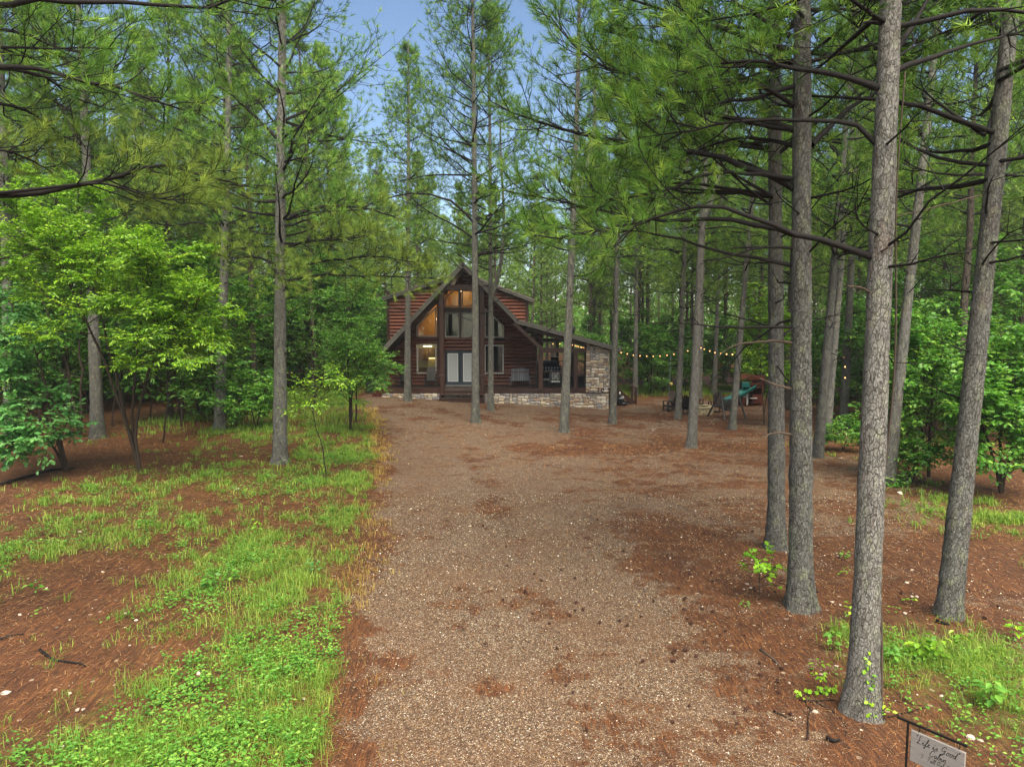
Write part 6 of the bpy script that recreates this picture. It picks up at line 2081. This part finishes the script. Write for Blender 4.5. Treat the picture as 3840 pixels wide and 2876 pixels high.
# dead leaves and pale flecks over the yard
n = 20000
yy = 6 + 38 * r.random(n * 3) ** 1.1; xx = r.uniform(-26, 26, n * 3)
k = (r.random(n * 3) < np.clip(fbm(xx, yy, .8, 51) * 2.4 - .6, .08, 1)) & (np.abs(xx) < yy * .76 + .5) & clear(xx, yy)
xx, yy = xx[k][:n], yy[k][:n]; n = len(xx)
pb = PB()
a = r.random(n) * 6.283
sz = r.uniform(.3, 1.1, n) * np.maximum(.016, yy / 709 * .75)
pb.leaves(np.stack([xx, yy, zg(xx, yy) + r.uniform(.01, .035, n)], -1), np.stack([np.cos(a), np.sin(a), r.normal(0, .15, n)], -1), _norm(ZUP + r.normal(0, .3, (n, 3))), sz * 1.5, sz, .0, r, r.random(n))
def littermat():
    t = NT('dead_leaf_litter')
    col = t.ramp(t.attr('tone'), [(0, lin('#2a1a12')), (.3, lin('#5c3a22')), (.55, lin('#86603c')), (.8, lin('#b09570')), (.95, lin('#d8ccb4')), (1, lin('#ece6d8'))])
    return t.set(col, .6, .3)
M['litter'] = littermat()
o = mobj('leaf_litter', pb.mesh('leaf_litter', [M['litter']])); o['kind'] = 'stuff'; o['label'] = 'brown and cream dead leaves strewn over the yard'; o['category'] = 'leaf litter'

# pine cones, stones, sticks: single things
def cone_mesh(seed):
    q = np.random.default_rng(seed)
    m = MB()
    prof = [(.004, -.035), (.020, -.028), (.026, -.008), (.022, .012), (.012, .03), (.003, .038)]
    m.lathe(prof, (0, 0, 0), 7)
    V = np.concatenate(m.v); V = V * (1 + q.normal(0, .16, (len(V), 1))); m.v = [V[:, [2, 0, 1]]]
    return m.mesh('pine_cone', M['cone'])
CM = [cone_mesh(i) for i in range(3)]
def drop(name, me, px, py, label, cat, group, s=1.0, dz=.0):
    g = G(px, py)
    o = mobj(name, me, None, (g[0], g[1], g[2] + dz), (random.gauss(0, .15), random.gauss(0, .15), random.random() * 6.283), (s, s, s))
    return tag(o, label, cat, group)
cones = []
for _ in range(50):
    cones.append((random.gauss(2330, 330), random.gauss(2250, 210)))
for _ in range(44):
    cones.append((random.uniform(2480, 3150), random.uniform(2080, 2780)))
for _ in range(22):
    cones.append((random.uniform(3150, 3800), random.uniform(2150, 2600)))
for px, py in cones:
    if py < 1950 or py > 2850 or px < 1700: continue
    drop('pine_cone', CM[random.randrange(3)], px, py, 'small dark brown pine cone lying on gravel or straw', 'pine cone', 'fallen pine cones', random.uniform(.6, .95), .024)
def rock_mesh(seed):
    q = np.random.default_rng(seed)
    bm = bmesh.new(); bmesh.ops.create_icosphere(bm, subdivisions=2, radius=1)
    V = np.array([v.co for v in bm.verts]); F = np.array([[v.index for v in f.verts] for f in bm.faces]); bm.free()
    V = V * (1 + q.normal(0, .13, (len(V), 1))) * np.array([1.2, .9, .55])
    return mesh_np('rock', V, [F], [M['rock']])
RM = [rock_mesh(i) for i in range(4)]
rocks = [(300, 1995, .07), (905, 1712, .10), (890, 1836, .11), (1000, 1800, .06), (1080, 2115, .05), (385, 2145, .06), (262, 2325, .05), (470, 2300, .045), (510, 2326, .05), (485, 2422, .05), (105, 2170, .04), (175, 2206, .05),
         (745, 2527, .06), (262, 2600, .05), (290, 2662, .05), (312, 2660, .04), (75, 2305, .05), (230, 2805, .06), (190, 2860, .05), (20, 2600, .10), (780, 2695, .05), (805, 2257, .035), (630, 2140, .03), (730, 2110, .04),
         (3080, 2530, .05), (3057, 2670, .06), (3310, 2390, .04), (3394, 2300, .06), (3400, 2186, .07), (3420, 2238, .06), (3438, 2238, .06), (3120, 2258, .06), (3150, 2268, .05), (3640, 2767, .09), (3680, 2780, .06), (3230, 2740, .05),
         (3420, 2137, .05), (3140, 2085, .05), (3136, 2500, .06), (2915, 2490, .04), (2960, 2560, .035), (3820, 2338, .05), (3375, 1850, .13), (3155, 1718, .07), (3530, 2610, .05), (3500, 2450, .04), (2800, 2190, .06), (2815, 2205, .06), (2790, 2210, .05), (1140, 2620, .04)]
for px, py, s in rocks:
    drop('rock', RM[random.randrange(4)], px, py, 'pale quartz stone lying on the pine straw', 'stone', 'pale stones on the straw', s * .5, s * .1)
def stick(pts, rad, label, mat='deadwood'):
    q = np.array([G(*p) for p in pts]); q[:, 2] += rad * .8
    t = q[0].copy()
    m = MB().tube(q - t, np.linspace(rad, rad * .45, len(q)), 6)
    o = m.build('fallen_stick', M[mat], None, True, t)
    tag(o, label, 'stick', 'fallen sticks')
stick([(2850, 2440), (2900, 2475), (2930, 2505)], .022, 'pale peeled fallen stick between gravel and straw')
stick([(3510, 2335), (3560, 2348)], .035, 'short thick log piece below the leaning straw-bank pine', 'branch')
stick([(2900, 2668), (2975, 2705)], .012, 'thin dark stick lying on gravel by the vine pine', 'branch')
stick([(3015, 2632), (3070, 2632), (3125, 2628)], .016, 'straight brown stick at foot of the vine pine', 'branch')
stick([(3030, 2760), (3030, 2690), (3040, 2660), (3020, 2640)], .010, 'curved thin twig on straw near the sign', 'branch')
stick([(3100, 2770), (3125, 2782), (3150, 2780)], .024, 'stubby dark stick on straw beside the sign', 'branch')
stick([(3060, 2635), (3140, 2680), (3175, 2730), (3170, 2760)], .008, 'long thin bent twig between sign and vine pine', 'branch')
stick([(150, 2440), (200, 2480), (290, 2490), (330, 2500)], .022, 'dark forked fallen branch in the grassy wood floor', 'branch')
stick([(0, 2400), (50, 2385), (90, 2380)], .02, 'dark fallen branch at picture edge on pine straw', 'branch')
stick([(0, 1820), (110, 1790), (200, 1765), (280, 1760)], .05, 'long fallen dead branch in shade beneath oak leaves', 'branch')
stick([(1040, 1715), (1110, 1697), (1190, 1683)], .012, 'thin stick beside the grassy-edge pine', 'branch')
stick([(3640, 2455), (3760, 2480), (3840, 2500)], .015, 'thin dark branch lying beyond the grass patch', 'branch')
stick([(3330, 2690), (3480, 2650), (3330, 2625)], .007, 'thin looping vine stem on the straw beside pale pine', 'branch')
# vine on the pale pine
tR3, gR3, vR3 = R3
pts = []
for f in np.linspace(0, 1, 40):
    z = .02 + f * 7.2
    ang = -.9 + 1.1 * math.sin(f * 5.5) + .8 * f
    rad = .335 / 2 * (1 - .035 * z) + .012 + .12 * math.exp(-z / .2) * .5
    pts.append((vR3[0] * z + .06 * math.sin(math.pi * z / 20) + math.cos(ang) * rad * 1.03, math.sin(ang) * rad * 1.03, z))
MB().tube(pts, np.linspace(.016, .007, 40), 5).build('vine', M['deadwood'], tR3, True)
# ivy and seedlings: each a small leafy plant of its own
def seedling(px, py, h, n, leafL, mat, label, lobed=False, spread=.10):
    g = G(px, py)
    q = np.random.default_rng(int(px * 7 + py))
    t = thing('seedling', label, 'seedling', g, 0, 'seedlings on the forest floor')
    MB().tube([(0, 0, -.02), (q.normal(0, .02), q.normal(0, .02), h * .6), (q.normal(0, .03), q.normal(0, .03), h)], [.005, .004, .002], 4).build('stem', M['stem'], t)
    b = PB()
    a = q.random(n) * 6.283
    p = np.stack([np.cos(a) * spread * q.random(n), np.sin(a) * spread * q.random(n), h * q.uniform(.35, 1.05, n)], -1)
    d = np.stack([np.cos(a), np.sin(a), q.uniform(-.2, .3, n)], -1)
    b.leaves(p, d, _norm(ZUP + q.normal(0, .35, (n, 3))), leafL * q.uniform(.7, 1.2, n), leafL * .55 * q.uniform(.8, 1.2, n), .15, q, None, lobed)
    mobj('leaves', b.mesh('leaves', [M[mat]]), t)
SEED = [(785, 2225, .35, 26, .13, 'leaf_mid', 'dark green oak seedling standing in the grass', True), (865, 2195, .3, 20, .11, 'leaf_mid', 'dark leafy seedling paired with the oak seedling', True),
        (135, 2235, .25, 14, .11, 'weed', 'pale leafed seedling alone on bare straw', False), (545, 2000, .4, 24, .10, 'weed', 'upright leafy weed among grass beneath the bright tree', False),
        (970, 2010, .35, 24, .10, 'leaf_bright', 'leafy weed at the head of the grassy strip', False), (715, 1990, .35, 20, .09, 'weed', 'thin leafy weed beside a grass clump', False),
        (1180, 2160, .3, 30, .08, 'leaf_blue', 'feathery bluish weed near the drive edge', False), (5, 2200, .4, 20, .12, 'weed', 'leafy plant cut by the picture edge', False),
        (3122, 2440, .28, 12, .12, 'weed', 'small three-leafed seedling left of the vine pine', False), (3075, 2575, .32, 22, .07, 'leaf_lime', 'upright ivy shoot on straw by the vine pine', False),
        (3190, 2330, .3, 22, .09, 'leaf_bright', 'leafy seedling right behind the vine pine trunk', False), (3595, 2420, .22, 16, .11, 'leaf_bright', 'leafy seedling at the edge of the grass patch', False),
        (3165, 2095, .15, 24, .07, 'weed', 'low green plant on straw between two pines', False), (3415, 2270, .12, 10, .08, 'leaf_lime', 'tiny lime seedling before the leaning pine', False),
        (3170, 2160, .15, 12, .07, 'leaf_lime', 'yellowish seedling on straw near dead-limbed pine', False), (3710, 2660, .4, 26, .14, 'weed', 'broad leafed weed standing in the grass patch', False),
        (3440, 2470, .3, 30, .13, 'leaf_bright', 'leafy bush clump at near end of the grass patch', True), (3510, 2480, .35, 30, .12, 'leaf_bright', 'bushy seedling inside the bright grass patch', True),
        (3340, 2500, .3, 22, .09, 'weed', 'leafy weed beside the vine pine foot', False), (3800, 2400, .3, 22, .10, 'leaf_lime', 'lime leafed weed at picture edge above the grass', False),
        (3320, 2700, .2, 14, .08, 'leaf_lime', 'small ivy plant at the foot of vine pine', False), (3470, 2740, .12, 8, .06, 'weed', 'tiny seedling right behind the sign board', False),
        (2785, 2278, .1, 12, .06, 'weed', 'tiny green seedling on gravel near lime oak seedling', False), (1220, 1790, .5, 40, .10, 'leaf_bright', 'leafy weed at the crooked sapling foot', False)]
for s_ in SEED: seedling(*s_)
# ivy runner on the straw and up the trunk
def ivy(label, pts3, n, parent=None):
    q = np.random.default_rng(len(label))
    pts3 = np.array(pts3); o0 = pts3[0].copy()
    t = thing('ivy', label, 'ivy', o0, 0)
    MB().tube(pts3 - o0, .004, 4).build('stem', M['stem'], t)
    L = np.linspace(0, len(pts3) - 1.001, n); i = L.astype(int); f = (L - i)[:, None]
    p = (pts3[i] * (1 - f) + pts3[i + 1] * f) - o0 + q.normal(0, .02, (n, 3)) + np.array([0, -.01, .02])
    b = PB(); b.leaves(p, q.normal(0, 1, (n, 3)) + np.array([0, -.6, 0]), _norm(q.normal(0, .4, (n, 3)) + np.array([0, -.6, .8])), .06, .045, .1, q, None, True)
    mobj('leaves', b.mesh('leaves', [M['leaf_lime']]), t)
ivy('lime ivy runner creeping over straw toward the vine pine', [G(2980, 2618) + [0, 0, .03], G(3050, 2608) + [0, 0, .03], G(3100, 2600) + [0, 0, .04], G(3135, 2598) + [0, 0, .05]], 34)
zb = gR3[2]
ivy('lime ivy climbing the front of the vine pine', [(gR3[0] - .02 + vR3[0] * z, gR3[1] - .20 + .03 * min(1, z * 2), zb + z) for z in (.05, .2, .4, .6, .75)], 26)

# ------------------------------------------------------------------ damp air
HAZE = 0.0005
hz_m = bpy.data.materials.new('damp_air')
hz_m.use_nodes = True
_n = hz_m.node_tree
_n.nodes.remove(_n.nodes['Principled BSDF'])
_v = _n.nodes.new('ShaderNodeVolumePrincipled')
_v.inputs['Color'].default_value = (.93, .97, 1.0, 1)
_v.inputs['Density'].default_value = HAZE
_v.inputs['Anisotropy'].default_value = .2
_n.links.new(_v.outputs[0], _n.nodes['Material Output'].inputs['Volume'])
hzb = MB().span(-260, 260, -60, 260, -4, 28).build('haze', hz_m)
hzb['kind'] = 'stuff'; hzb['label'] = 'thin damp haze hanging among the pines'; hzb['category'] = 'haze'
